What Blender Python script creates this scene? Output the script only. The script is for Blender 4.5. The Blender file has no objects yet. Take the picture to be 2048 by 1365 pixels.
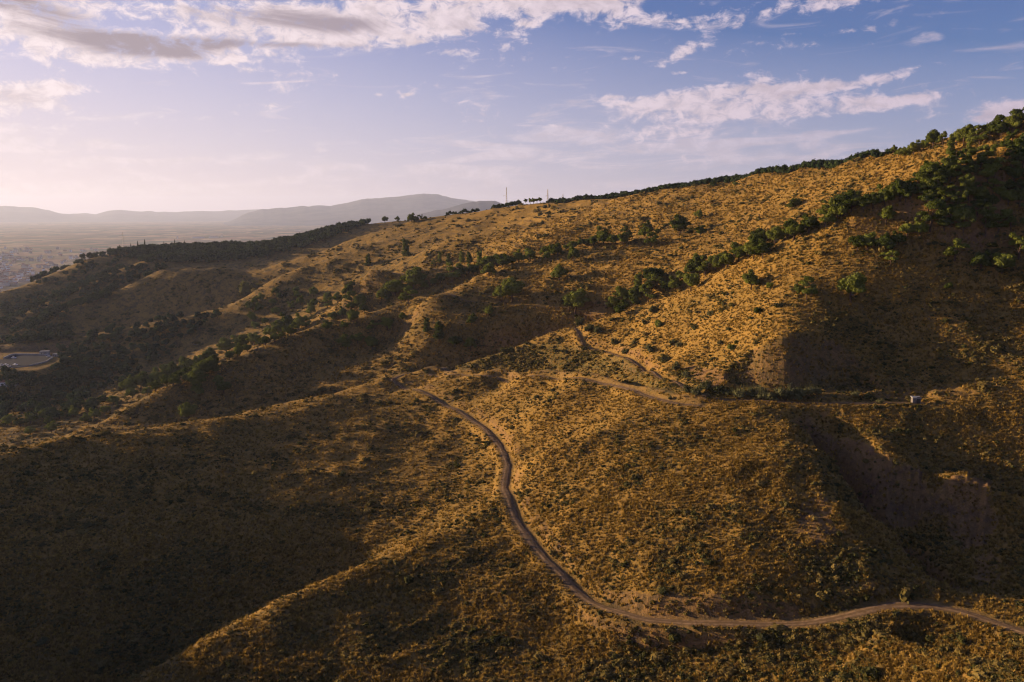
import bpy, bmesh, math, random
import numpy as np
from mathutils import Vector, Matrix

R = math.radians
random.seed(7)
RNG = np.random.default_rng(11)
scene = bpy.context.scene
C = scene.collection

# ------------------------------------------------------------------ camera
FPX, CXP, CYP = 1592.0, 1024.0, 682.5          # focal length and centre in pixels of the 2048 x 1365 photograph
PITCH = math.atan((CYP - 425.0) / FPX)          # the horizon lies at row 425
CAMZ = 250.0                                    # metres above the plain
cam_data = bpy.data.cameras.new('camera')
cam_data.sensor_width = 36.0
cam_data.lens = FPX / 2048.0 * 36.0
cam_data.clip_start = 1.0
cam_data.clip_end = 120000.0
cam = bpy.data.objects.new('camera', cam_data)
cam.location = (0, 0, CAMZ)
cam.rotation_euler = (math.pi / 2 - PITCH, 0, 0)
C.objects.link(cam)
scene.camera = cam

# ------------------------------------------------------------------ sun, sky, exposure
SUN_AZ, SUN_EL = R(-70.0), R(8.5)              # azimuth from +Y, negative = to the left of the view
SUN_DIR = Vector((math.sin(SUN_AZ) * math.cos(SUN_EL), math.cos(SUN_AZ) * math.cos(SUN_EL), math.sin(SUN_EL)))
sun_data = bpy.data.lights.new('sun', 'SUN')
sun_data.energy = 5.0
sun_data.angle = R(0.55)
sun_data.color = (1.0, 0.69, 0.37)
sun = bpy.data.objects.new('sun', sun_data)
sun.rotation_euler = SUN_DIR.to_track_quat('Z', 'Y').to_euler()
sun.location = (-300, 100, 600)
C.objects.link(sun)

vs = scene.view_settings
vs.view_transform = 'Standard'
vs.look = 'None'
vs.gamma = 1.0
vs.use_curve_mapping = False
vs.exposure = 1.35
scene.cycles.use_denoising = True
scene.cycles.adaptive_threshold = 0.02
scene.cycles.pixel_filter_type = 'BLACKMAN_HARRIS'
scene.cycles.filter_width = 1.15
scene.cycles.max_bounces = 5
scene.cycles.diffuse_bounces = 1
scene.cycles.glossy_bounces = 1
scene.cycles.transmission_bounces = 2
scene.cycles.transparent_max_bounces = 4
scene.cycles.volume_bounces = 1

def pix_dir(px, py):
    """azimuth and slope (rise over horizontal run) of the sight line through a photo pixel"""
    cx = (px - CXP) / FPX
    cy = (CYP - py) / FPX
    fy = math.cos(PITCH) + cy * math.sin(PITCH)
    fz = -math.sin(PITCH) + cy * math.cos(PITCH)
    return math.atan2(cx, fy), fz / math.hypot(cx, fy)

class NT:
    """short-hand for building node trees"""
    def __init__(self, tree):
        self.t = tree
        tree.nodes.clear()
    def n(self, kind, **kw):
        nd = self.t.nodes.new(kind)
        for k, v in kw.items():
            setattr(nd, k, v)
        return nd
    def put(self, sock, v):
        if v is None:
            return
        if isinstance(v, bpy.types.NodeSocket):
            self.t.links.new(v, sock)
        else:
            sock.default_value = v
    def m(self, op, a=None, b=None, c=None, clamp=False):
        nd = self.n('ShaderNodeMath', operation=op, use_clamp=clamp)
        for i, v in enumerate((a, b, c)):
            self.put(nd.inputs[i], v)
        return nd.outputs[0]
    def vm(self, op, a=None, b=None):
        nd = self.n('ShaderNodeVectorMath', operation=op)
        self.put(nd.inputs[0], a)
        if b is not None:
            self.put(nd.inputs[1], b)
        return nd.outputs[0]
    def mix(self, f, a, b, blend='MIX'):
        nd = self.n('ShaderNodeMix', data_type='RGBA', blend_type=blend, clamp_factor=True)
        self.put(nd.inputs[0], f)
        self.put(nd.inputs[6], a if not isinstance(a, tuple) else (*a, 1)[:4])
        self.put(nd.inputs[7], b if not isinstance(b, tuple) else (*b, 1)[:4])
        return nd.outputs[2]
    def noise(self, vec, scale, detail=4, rough=0.55, dist=0.0, dim='3D'):
        nd = self.n('ShaderNodeTexNoise', noise_dimensions=dim)
        self.put(nd.inputs['Vector'], vec)
        nd.inputs['Scale'].default_value = scale
        nd.inputs['Detail'].default_value = detail
        nd.inputs['Roughness'].default_value = rough
        nd.inputs['Distortion'].default_value = dist
        return nd.outputs[0]
    def ramp(self, f, a, b, lo=0.0, hi=1.0):
        nd = self.n('ShaderNodeMapRange', interpolation_type='SMOOTHSTEP')
        self.put(nd.inputs[0], f)
        for i, v in enumerate((a, b, lo, hi)):
            self.put(nd.inputs[i + 1], v)
        return nd.outputs[0]
    def attr(self, name, out='Fac'):
        nd = self.n('ShaderNodeAttribute', attribute_name=name)
        return nd.outputs[out]

world = bpy.data.worlds.new('World')
scene.world = world
world.use_nodes = True

def build_world():
    t = NT(world.node_tree)
    sky = t.n('ShaderNodeTexSky', sky_type='NISHITA')
    sky.sun_disc = False
    sky.sun_elevation = SUN_EL
    sky.sun_rotation = SUN_AZ
    sky.altitude = 800.0
    sky.air_density = 1.0
    sky.dust_density = 1.4
    sky.ozone_density = 3.0
    tc = t.n('ShaderNodeTexCoord')
    d = tc.outputs['Generated']
    sep = t.n('ShaderNodeSeparateXYZ')
    t.put(sep.inputs[0], d)
    x, y, z = sep.outputs
    az = t.m('ARCTAN2', x, y)
    hyp = t.m('SQRT', t.m('ADD', t.m('MULTIPLY', x, x), t.m('MULTIPLY', y, y)))
    el = t.m('ARCTAN2', z, hyp)
    # the cloud layer: sight lines meet a flat deck, so clouds shrink and flatten towards the horizon
    zz = t.m('ADD', t.m('MAXIMUM', z, 0.0), 0.045)
    deck = t.n('ShaderNodeCombineXYZ')
    t.put(deck.inputs[0], t.m('DIVIDE', x, zz))
    t.put(deck.inputs[1], t.m('DIVIDE', y, zz))
    deck = deck.outputs[0]
    ang = t.n('ShaderNodeCombineXYZ')                 # (azimuth, elevation) in radians, stretched sideways
    t.put(ang.inputs[0], t.m('MULTIPLY', az, 0.36))
    t.put(ang.inputs[1], el)
    ang = ang.outputs[0]
    ang2 = t.n('ShaderNodeCombineXYZ')
    t.put(ang2.inputs[0], az)
    t.put(ang2.inputs[1], t.m('MULTIPLY', el, 1.6))
    ang2 = ang2.outputs[0]
    raw = t.n('ShaderNodeCombineXYZ')
    t.put(raw.inputs[0], az); t.put(raw.inputs[1], el)
    raw = raw.outputs[0]
    n1 = t.noise(ang, 24.0, 6, 0.62, 0.6, '2D')
    n2 = t.noise(ang2, 46.0, 5, 0.68, 0.3, '2D')
    ang3 = t.n('ShaderNodeCombineXYZ')
    t.put(ang3.inputs[0], t.m('MULTIPLY', az, 0.16)); t.put(ang3.inputs[1], t.m('ADD', el, t.m('MULTIPLY', az, -0.03)))
    n3 = t.noise(ang3.outputs[0], 62.0, 5, 0.6, 0.5, '2D')
    nf = t.m('ADD', t.m('MULTIPLY', n1, 0.55), t.m('MULTIPLY', n2, 0.45))
    def blob(px, py, hw, hh, rot=0.0, amp=1.0, p=2.0):
        """soft elliptical bank of cloud, given where it hangs in the sky"""
        a0, e0 = pix_dir(px, py)
        e0 = math.atan(e0)
        ra, rb = hw / FPX, hh / FPX
        mp = t.n('ShaderNodeMapping', vector_type='TEXTURE')
        t.put(mp.inputs[0], raw)
        mp.inputs['Location'].default_value = (a0, e0, 0)
        mp.inputs['Rotation'].default_value = (0, 0, R(rot))
        mp.inputs['Scale'].default_value = (ra, rb, 1)
        dt = t.n('ShaderNodeVectorMath', operation='DOT_PRODUCT')
        t.put(dt.inputs[0], mp.outputs[0]); t.put(dt.inputs[1], mp.outputs[0])
        return t.m('MULTIPLY', t.m('POWER', 0.36788, dt.outputs['Value']), amp)
    def total(items):
        acc = None
        for it in items:
            b = blob(*it)
            acc = b if acc is None else t.m('ADD', acc, b)
        return acc
    thick = total(CLOUD_BANKS)
    thin = total(CLOUD_STREAKS)
    grey = total(CLOUD_BASES)
    # elsewhere in the sky the same broken cloud goes on
    away = t.m('SUBTRACT', 1.0, blob(1024, 500, 1500, 900, 0, 1.0))
    far_n = t.noise(deck, 0.35, 4, 0.6, 0.3, '2D')
    other = t.m('MULTIPLY', t.ramp(far_n, 0.48, 0.66), away)
    thick = t.m('MINIMUM', t.m('ADD', thick, t.m('MULTIPLY', other, 0.8)), 1.1)
    nz = t.m('SUBTRACT', nf, 0.5)
    dens = t.ramp(t.m('ADD', t.m('MULTIPLY', thick, 0.65), t.m('MULTIPLY', nz, 2.9)), 0.22, 0.72)
    dens2 = t.ramp(t.m('ADD', t.m('MULTIPLY', t.m('MINIMUM', thin, 1.1), 0.5), t.m('MULTIPLY', t.m('SUBTRACT', n3, 0.5), 2.6)), 0.22, 0.85)
    dens2 = t.m('MULTIPLY', dens2, 0.6)
    gq = t.ramp(t.m('ADD', t.m('MULTIPLY', grey, 0.75), t.m('MULTIPLY', t.m('SUBTRACT', n1, 0.5), 2.0)), 0.12, 0.95)
    # colours of the clear air, of sunlit cloud and of the cloud bases
    low = t.ramp(el, 0.0, 0.42, 0.0, 1.0)
    skyc = t.mix(1.0, sky.outputs[0], t.mix(low, SKY_TINT_LOW, SKY_TINT_HIGH), 'MULTIPLY')
    side = t.ramp(az, R(-42), R(38), 1.0, 0.0)
    reach = t.m('ADD', 0.17, t.m('MULTIPLY', side, 0.17))
    veil = t.m('POWER', t.m('SUBTRACT', 1.0, t.m('DIVIDE', t.m('MAXIMUM', el, 0.0), reach, clamp=True), clamp=True), 0.8)
    veil = t.m('MULTIPLY', veil, t.m('ADD', 0.62, t.m('MULTIPLY', side, 0.33)))
    skyc = t.mix(veil, skyc, t.mix(side, VEIL_FAR, VEIL_SUN))
    lum_t = t.ramp(az, R(-40), R(40), 1.0, 0.0)
    lit = t.mix(lum_t, CLOUD_LIT_FAR, CLOUD_LIT_SUN)
    base = t.mix(lum_t, CLOUD_BASE_FAR, CLOUD_BASE_SUN)
    shade = t.ramp(n2, 0.35, 0.65, 0.86, 1.06)
    lit = t.vm('SCALE', lit)
    lit.node.inputs['Scale'].default_value = 1.0
    t.put(lit.node.inputs['Scale'], shade)
    cl = t.mix(gq, lit, base)
    col = t.mix(dens2, skyc, lit)
    col = t.mix(dens, col, cl)
    bg = t.n('ShaderNodeBackground')
    bg.inputs['Strength'].default_value = SKY_STRENGTH
    t.put(bg.inputs['Color'], col)
    out = t.n('ShaderNodeOutputWorld')
    t.put(out.inputs[0], bg.outputs[0])

SKY_STRENGTH = 0.05
SKY_TINT_LOW, SKY_TINT_HIGH = (0.84, 0.83, 1.14), (0.66, 0.73, 1.22)
VEIL_SUN, VEIL_FAR = (7.3, 5.85, 6.05), (4.0, 3.8, 5.6)          # thin high cloud paling the sky towards the horizon
CLOUD_LIT_SUN, CLOUD_LIT_FAR = (7.5, 6.35, 6.5), (4.8, 4.05, 4.9)
CLOUD_BASE_SUN, CLOUD_BASE_FAR = (3.0, 2.45, 2.75), (3.2, 2.7, 3.5)
# px, py, half width, half height, tilt, weight
CLOUD_BANKS = [(330, 100, 200, 26, 1, 0.9), (560, 30, 180, 34, 1, 0.9), (640, 75, 130, 24, 2, 0.9), (330, 25, 110, 26, 0, 0.6), (150, 110, 130, 22, -4, 0.8), (70, 40, 170, 34, -13, 1.0), (740, 30, 50, 40, 20, 0.75),
               (25, 188, 90, 28, 0, 0.95), (100, 172, 40, 14, -10, 0.6), (930, 22, 100, 34, 10, 0.95), (1080, 4, 110, 18, 0, 0.8), (880, 60, 60, 22, 8, 0.55), (1230, 8, 120, 18, -3, 0.8), (1340, 45, 100, 14, -3, 0.95),
               (1050, 52, 34, 15, 18, 0.9), (900, 105, 52, 9, 5, 0.9), (820, 85, 42, 14, -8, 0.7), (1365, 108, 48, 13, 20, 0.85), (1350, 148, 34, 7, 4, 0.75), (495, 143, 22, 7, 4, 0.8), (1255, 117, 24, 6, 0, 0.6),
               (450, 125, 24, 8, 14, 0.65), (755, 191, 13, 5, 0, 0.85), (812, 191, 12, 4, 8, 0.85), (1320, 212, 170, 26, 4, 0.9), (1470, 192, 150, 24, 4, 0.95), (1690, 168, 150, 11, 5, 0.9), (1500, 225, 160, 16, 2, 0.7), (1220, 195, 22, 6, 8, 0.7),
               (1650, 218, 140, 19, 1, 1.0), (1790, 203, 90, 10, 7, 0.85), (1340, 262, 140, 20, 2, 0.9), (1640, 8, 160, 16, 3, 0.8), (2040, 213, 60, 13, 9, 0.9), (545, 210, 18, 7, 10, 0.6), (1110, 252, 24, 5, 0, 0.6)]
CLOUD_STREAKS = [(60, 330, 200, 40, -6, 1.2), (330, 335, 260, 16, 2, 1.0), (170, 360, 240, 16, -2, 1.0), (420, 375, 300, 12, 1, 0.8), (1200, 300, 420, 30, 0, 0.85), (1300, 335, 420, 24, 1, 0.8), (1500, 300, 300, 26, 3, 0.95), (1350, 240, 300, 50, 0, 0.7),
                 (900, 330, 260, 16, 0, 0.7), (700, 355, 320, 14, 1, 0.7), (50, 275, 120, 22, -4, 0.7), (450, 310, 120, 12, 4, 0.45), (1250, 380, 300, 22, 0, 0.6), (1160, 170, 260, 40, 0, 0.35), (350, 395, 400, 14, 0, 0.5)]
CLOUD_BASES = [(310, 96, 130, 20, 3, 1.15), (560, 40, 170, 18, -2, 1.05), (110, 38, 180, 22, -14, 1.1), (560, 90, 170, 7, 1, 0.85), (690, 48, 60, 14, 0, 0.7), (70, 335, 60, 8, -4, 0.8), (20, 190, 40, 10, 0, 0.4), (1330, 215, 120, 5, 4, 0.5), (1100, 338, 80, 7, -4, 0.6), (1560, 190, 110, 5, 5, 0.4)]
build_world()
world.cycles.sampling_method = 'MANUAL'
world.cycles.sample_map_resolution = 256
# ------------------------------------------------------------------ the lie of the land
def pix_dirs(px, py):
    cx = (np.asarray(px, float) - CXP) / FPX
    cy = (CYP - np.asarray(py, float)) / FPX
    fy = math.cos(PITCH) + cy * math.sin(PITCH)
    fz = -math.sin(PITCH) + cy * math.cos(PITCH)
    return np.arctan2(cx, fy), fz / np.hypot(cx, fy)

def to_pix(x, y, z):
    """photo pixel under which a world point appears (used to look up survey marks)"""
    z = z - CAMZ
    f = y * math.cos(PITCH) - z * math.sin(PITCH)
    u = y * math.sin(PITCH) + z * math.cos(PITCH)
    return CXP + FPX * x / f, CYP - FPX * u / f

# survey lines: image column, row, and distance in metres of points on ridges, faces and valley floors
LINES = [
 # foreground below the frame and along its foot
 [(-500,1520,160),(0,1490,170),(500,1510,148),(1000,1530,120),(1500,1530,117),(2048,1530,116),(2500,1530,118)],
 [(-500,1390,212),(0,1365,204),(130,1365,201)],
 [(420,1365,166),(560,1365,159),(780,1365,151),(1000,1365,147),(1300,1365,145),(1600,1365,142),(2048,1365,140),(2450,1365,140)],
 # gully running down to the lower left
 [(1005,945,256),(930,1010,236),(840,1075,222),(750,1128,213),(600,1203,205),(470,1265,201),(380,1315,199),(280,1385,196)],
 [(990,985,238),(920,1035,219),(840,1075,206),(750,1118,197),(600,1188,187),(470,1247,181),(370,1300,178),(250,1365,176)],
 [(700,1215,180),(850,1140,189),(950,1080,203)],
 [(900,1250,170),(1050,1200,172),(1200,1290,155),(1500,1300,151)],
 # face of the near spur
 [(-400,1180,236),(0,1150,231),(200,1140,231),(400,1140,226),(560,1110,228),(680,1060,235)],
 [(-400,1040,270),(0,1000,270),(200,990,270),(400,985,266),(560,960,272),(700,950,272),(850,920,285)],
 [(0,940,290),(200,905,302),(400,885,312),(600,845,335),(700,835,342),(800,815,352)],
 # its crest
 [(-500,990,285),(-200,940,295),(0,902,308),(200,873,325),(400,838,347),(600,795,377),(700,773,394),(780,752,407)],
 # the dirt road on the contour
 [(775,753,406),(830,778,384),(900,815,342),(960,850,310),(1000,890,284),(1016,930,261),(1008,980,236),(1030,1040,212),(1080,1110,190),(1140,1170,174),(1200,1215,163.5),
  (1280,1238,157.5),(1400,1244,155.5),(1600,1250,156),(1700,1228,161),(1800,1205,166),(1900,1215,167),(2000,1245,163),(2048,1268,160),(2250,1330,152)],
 # the rounded hill inside the bend
 [(840,742,404),(870,737,400),(930,740,382),(1000,742,360),(1100,743,330),(1180,749,306),(1280,775,276),(1350,799,259),(1420,804,253),(1550,809,250),(1700,813,250),(1800,816,252)],
 [(1100,800,288),(1180,800,282),(1260,820,262)],
 [(1090,900,238),(1180,900,229),(1280,900,221),(1400,890,219),(1500,880,225)],
 [(1070,1000,217),(1180,1000,206),(1300,1000,195),(1430,1000,192),(1550,1000,190)],
 [(1150,1100,187),(1300,1110,176),(1450,1110,172),(1580,1110,171)],
 [(1300,1190,163),(1500,1200,160),(1650,1180,165)],
 [(1560,830,242),(1620,862,231),(1660,905,219),(1700,960,207),(1780,1060,190),(1870,1160,175)],
 # dark cleft, clay cliffs and the gully floor at their feet
 [(1650,880,244),(1800,1075,207),(1860,1115,198),(1900,1168,184)],
 [(1680,862,237),(1740,885,231),(1800,905,230),(1840,940,228)],
 [(1725,985,222),(1760,1012,219),(1800,1050,216),(1842,1050,218)],
 [(1850,950,232),(1862,1040,219)],
 [(1900,955,224),(1960,958,226),(1990,980,227)],
 [(1890,1090,205),(1940,1095,207),(1985,1080,212)],
 [(2020,950,240),(2025,1010,228)],
 [(2048,990,224),(2048,1080,203),(2300,1000,226),(2300,1100,205)],
 [(1830,870,246),(1930,880,248),(2048,880,255)],
 # ledge and the foot of the sunlit face
 [(1440,797,256),(1310,752,300),(1260,716,340),(1160,690,384),(1100,668,410)],
 [(1480,790,258),(1600,793,256),(1720,797,258),(1830,800,260),(1940,790,265),(2048,782,272),(2300,770,285)],
 [(930,766,396),(1000,786,380),(1100,794,354),(1200,796,328)],
 # spur nose behind the near crest and hidden valley behind it
 [(880,736,418),(940,718,416),(1000,701,413),(1060,683,412),(1100,665,414)],
 [(880,756,436),(940,748,440),(1000,732,442),(1060,714,444),(1120,696,446)],
 # crest with the row of pines
 [(1100,664,416),(1170,645,413),(1230,627,406),(1300,605,396),(1380,572,382),(1440,540,371),(1500,503,360),(1570,470,350),(1650,440,342),(1750,405,337),(1850,370,339),(1950,335,345),(2048,300,355),(2300,230,410),(2550,190,420)],
 [(1170,676,436),(1230,662,428),(1300,640,420),(1380,610,412),(1440,580,404),(1500,542,394),(1570,506,384),(1650,474,376),(1750,436,368),(1850,396,368),(2048,324,388),(2300,250,410)],
 # the sunlit face, its shoulder and the shaded side
 [(1200,690,378),(1300,680,345),(1370,700,318),(1440,720,296)],
 [(1300,640,370),(1400,630,338),(1480,610,322)],
 [(1480,720,280),(1580,690,264),(1575,660,275),(1562,610,298),(1600,560,312),(1680,500,325),(1780,440,333)],
 [(1660,720,272),(1690,680,284),(1720,620,299),(1760,560,312)],
 [(1760,730,281),(1830,690,290),(1880,640,302),(1930,560,318),(1980,480,332)],
 [(1900,740,281),(2048,720,288),(2300,700,300)],
 [(2048,620,312),(2048,520,329),(2048,400,347),(2300,600,322),(2300,450,355)],
 # far side of the valley: the contour path and the shoulder with scattered pines
 [(850,598,490),(920,601,485),(1000,606,478),(1100,613,468),(1215,623,452)],
 [(900,660,461),(1000,652,458),(1100,655,454)],
 [(800,735,447),(900,712,449),(1000,694,451),(1080,680,452)],
 [(930,565,515),(1000,555,508),(1100,553,497),(1250,552,468),(1350,547,446)],
 [(870,592,505),(960,547,545),(1050,526,560),(1100,507,558),(1200,484,540),(1250,480,532),(1320,482,522),(1380,478,515)],
 [(1400,525,445),(1480,492,432),(1560,462,425)],
 [(1480,462,480),(1560,440,470),(1640,415,452)],
 # long spur that carries the lower row of pines
 [(870,592,505),(760,616,512),(640,648,515),(520,692,512),(430,730,505),(330,771,493),(250,812,478),(150,862,462),(50,905,450),(-200,1000,430)],
 [(870,612,545),(760,648,560),(640,682,570),(520,725,570),(430,760,566),(330,800,556),(250,840,545),(150,885,530)],
 [(800,680,490),(640,700,494),(520,745,488),(430,780,481),(330,815,470),(250,850,456),(100,890,438)],
 [(640,752,474),(520,790,468),(430,822,462),(330,845,455),(200,872,442),(50,897,430)],
 [(780,775,432),(700,805,428),(600,835,425),(400,885,408),(200,930,390),(0,965,374),(-400,1040,350)],
 [(780,742,450),(600,786,462),(400,832,455),(200,868,440),(0,896,425),(-400,960,410)],
 # behind the shoulder
 [(960,570,582),(1050,553,592),(1120,530,592),(1200,506,578)],
 [(750,528,645),(850,531,632),(950,538,620)],
 [(1000,492,680),(1080,475,630),(1150,462,620),(1250,442,605),(1400,425,575),(1500,418,540)],
 [(870,546,640),(780,572,650),(690,594,655)],
 [(760,612,612),(690,632,630)],
 [(780,590,695),(690,615,705),(870,562,680)],
 [(900,482,730),(1000,452,780),(1100,430,740),(1250,412,680),(1400,392,625)],
 [(1600,390,495),(1750,362,455),(1900,322,425),(2048,270,425)],
 # main crest and the back of it
 [(870,434,900),(930,428,880),(980,421,850),(1050,413,820),(1100,409,800),(1200,399,760),(1300,385,720),(1400,369,670),(1500,353,620),(1600,338,565),(1700,321,515),(1780,309,480),(1850,298,460),(1900,288,448),(1980,266,438),(2048,248,432),(2300,190,450),(2550,160,450)],
 [(870,446,980),(980,434,935),(1100,420,890),(1300,395,800),(1500,363,690),(1700,331,575),(1850,308,520),(2048,258,500),(2300,205,500)],
 [(980,455,1150),(1200,440,1050),(1500,410,880),(1800,360,700),(2048,310,620),(2400,250,600)],
 # spurs that drop towards the plain on the left
 [(870,462,845),(720,491,838),(640,521,834),(560,549,832),(480,600,830),(400,625,834),(290,648,842),(150,672,862),(0,690,885),(-300,740,900)],
 [(640,550,880),(480,635,876),(290,682,888),(150,702,905),(0,718,925)],
 [(600,602,785),(500,655,772),(400,690,770),(300,722,772),(200,762,740),(100,800,700),(0,832,650),(-300,900,620)],
 [(240,690,815),(150,700,842),(60,704,856),(-100,708,870)],
 [(130,742,760),(60,745,756),(-100,748,750)],
 [(800,448,920),(700,478,935),(600,512,950),(540,531,960),(430,533,985),(340,533,1010),(250,572,1005),(180,600,998),(100,628,988),(0,672,970),(-300,765,930)],
 [(540,560,925),(400,582,950),(250,622,965),(100,655,962)],
 [(700,508,1020),(540,562,1050),(340,570,1085),(180,640,1070),(0,710,1030)],
 # wooded hill before the plain
 [(760,446,1250),(700,454,1270),(640,468,1290),(560,494,1310),(480,493,1330),(300,501,1340),(230,507,1335),(190,513,1320),(100,549,1290),(0,586,1250),(-300,690,1180)],
 [(640,482,1190),(500,512,1190),(380,524,1190)],
 [(300,519,1195),(230,541,1180),(150,576,1160),(60,616,1130),(0,642,1105),(-200,720,1060)],
 [(230,555,1225),(150,592,1205),(60,632,1175),(0,660,1150)],
 # its back slope, down under the plain
 [(-300,700,1600),(0,600,1650),(300,520,1700),(700,470,1700),(1000,450,1700),(1500,440,1500),(2100,400,1200),(2500,350,1100)],
]
# every crest in this list falls away sharply behind: (first column, last column, row added, distance factor) of the lip
def lip(line, p0, p1, steps):
    return [[(x, y + dy, r * k) for (x, y, r) in line if p0 <= x <= p1] for dy, k in steps]
def find_line(px, py):
    return next(ln for ln in LINES if (px, py) in [(q[0], q[1]) for q in ln])
for (px, py, p0, p1, steps) in (
    (400, 838, -500, 720, ((16, 1.045), (38, 1.10))),          # near spur
    (640, 648, 140, 800, ((16, 1.03), (34, 1.06))),            # long spur with the pines
    (480, 600, 0, 760, ((12, 1.025),)),
    (340, 533, 0, 720, ((14, 1.025),)),
    (780, 572, 680, 880, ((12, 1.03),)),
    (1000, 701, 930, 1110, ((16, 1.025),)),
    (300, 519, 0, 310, ((10, 1.02),)),
    (300, 501, 0, 640, ((6, 1.04),))):
    LINES += [ln for ln in lip(find_line(px, py), p0, p1, steps) if len(ln) > 1]
def densify(line, step=70.0):
    out = []
    for (a, b) in zip(line[:-1], line[1:]):
        n = max(1, int(math.hypot(b[0] - a[0], b[1] - a[1]) / step))
        for k in range(n):
            f = k / n
            out.append((a[0] + (b[0] - a[0]) * f, a[1] + (b[1] - a[1]) * f, math.exp(math.log(a[2]) * (1 - f) + math.log(b[2]) * f)))
    out.append(line[-1])
    return out
pts = np.array([p for ln in LINES for p in densify(ln)])
paz, pe = pix_dirs(pts[:, 0], pts[:, 1])
plr = np.log(pts[:, 2])
KV = 1.5
# beyond, the ground dives under the plain
ex_a = np.linspace(-1.1, 1.1, 12)
for rr in (2300.0, 3000.0):
    paz = np.concatenate([paz, ex_a]); plr = np.concatenate([plr, np.full(12, math.log(rr))]); pe = np.concatenate([pe, np.full(12, -(CAMZ + 25.0) / rr)])
P = np.stack([paz, plr * KV], 1)
_, keep = np.unique(np.round(P / 0.012).astype(int), axis=0, return_index=True)
P, pe = P[keep], pe[keep]
CQ = 0.02
D = np.sqrt(((P[:, None] - P[None]) ** 2).sum(-1) + CQ * CQ)
n = len(P)
A = np.zeros((n + 3, n + 3))
A[:n, :n] = -D - np.eye(n) * -0.002
A[:n, n] = 1; A[:n, n + 1:] = P
A[n, :n] = 1; A[n + 1:, :n] = P.T
W = np.linalg.solve(A, np.concatenate([pe, np.zeros(3)]))

NA, NR = 860, 900
AZ = np.linspace(R(-47), R(47), NA)
LR = np.linspace(math.log(100.0), math.log(2600.0), NR)
def land(az, lr):
    q = np.stack([az.ravel(), lr.ravel() * KV], 1)
    out = np.empty(len(q))
    for s in range(0, len(q), 20000):
        b = q[s:s + 20000]
        d = np.sqrt(((b[:, None] - P[None]) ** 2).sum(-1) + CQ * CQ)
        out[s:s + 20000] = -d @ W[:n] + W[n] + b @ W[n + 1:]
    return out.reshape(az.shape)
ca, cl = np.linspace(AZ[0], AZ[-1], NA // 3), np.linspace(LR[0], LR[-1], NR // 3)
coarse = land(*np.meshgrid(ca, cl, indexing='ij'))
def resample(g, a_old, l_old, a_new, l_new):
    tmp = np.stack([np.interp(a_new, a_old, g[:, j]) for j in range(g.shape[1])], 1)
    return np.stack([np.interp(l_new, l_old, tmp[i]) for i in range(tmp.shape[0])], 0)
def soften(g):
    for ax in (0, 1):
        g = (np.roll(g, 1, ax) + 2 * g + np.roll(g, -1, ax)) / 4.0 if False else np.apply_along_axis(lambda v: np.convolve(np.pad(v, 2, mode='edge'), (1/16, 4/16, 6/16, 4/16, 1/16), 'valid'), ax, g)
    return g
E = soften(resample(coarse, ca, cl, AZ, LR))
GA, GL = np.meshgrid(AZ, LR, indexing='ij')
GR = np.exp(GL)
GX, GY = GR * np.sin(GA), GR * np.cos(GA)
GZ = CAMZ + GR * E

def perlin(x, y, seed):
    rg = np.random.default_rng(seed)
    perm = rg.permutation(256)
    ang = rg.uniform(0, 2 * math.pi, 256)
    gx, gy = np.cos(ang), np.sin(ang)
    xi, yi = np.floor(x).astype(int), np.floor(y).astype(int)
    xf, yf = x - xi, y - yi
    u, v = xf ** 3 * (xf * (xf * 6 - 15) + 10), yf ** 3 * (yf * (yf * 6 - 15) + 10)
    def g(ix, iy, dx, dy):
        h = perm[(perm[ix & 255] + iy) & 255]
        return gx[h] * dx + gy[h] * dy
    a, b = g(xi, yi, xf, yf), g(xi + 1, yi, xf - 1, yf)
    c, d = g(xi, yi + 1, xf, yf - 1), g(xi + 1, yi + 1, xf - 1, yf - 1)
    return ((a + (b - a) * u) + ((c + (d - c) * u) - (a + (b - a) * u)) * v) * 1.5
def sstep(x, a, b):
    t = np.clip((x - a) / (b - a), 0, 1)
    return t * t * (3 - 2 * t)
# natural unevenness in metres, coarser far away where the spurs are larger
farw = sstep(GR, 420, 900)
wx, wy = perlin(GX / 30, GY / 30, 21) * 6, perlin(GX / 30, GY / 30, 22) * 6
GZ += perlin((GX + wx) / 62, (GY + wy) / 62, 1) * (1.2 + 0.2 * farw)
GZ += perlin((GX + wx) / 24, (GY + wy) / 24, 2) * (0.8 - 0.2 * farw)
rid = 1 - np.abs(perlin((GX + wx) / 36, (GY - wy) / 36, 3)) * 2
GZ += (rid - 0.5) * (0.8 - 0.1 * farw)
rid2 = 1 - np.abs(perlin((GX + wx) / 13, (GY - wy) / 13, 4)) * 2
GZ += (rid2 - 0.5) * 0.35
GZ += perlin(GX / 8, GY / 8, 5) * 0.38 + perlin(GX / 3.6, GY / 3.6, 6) * 0.22 + perlin(GX / 1.7, GY / 1.7, 7) * 0.12

PX, PY = to_pix(GX, GY, GZ)
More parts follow.
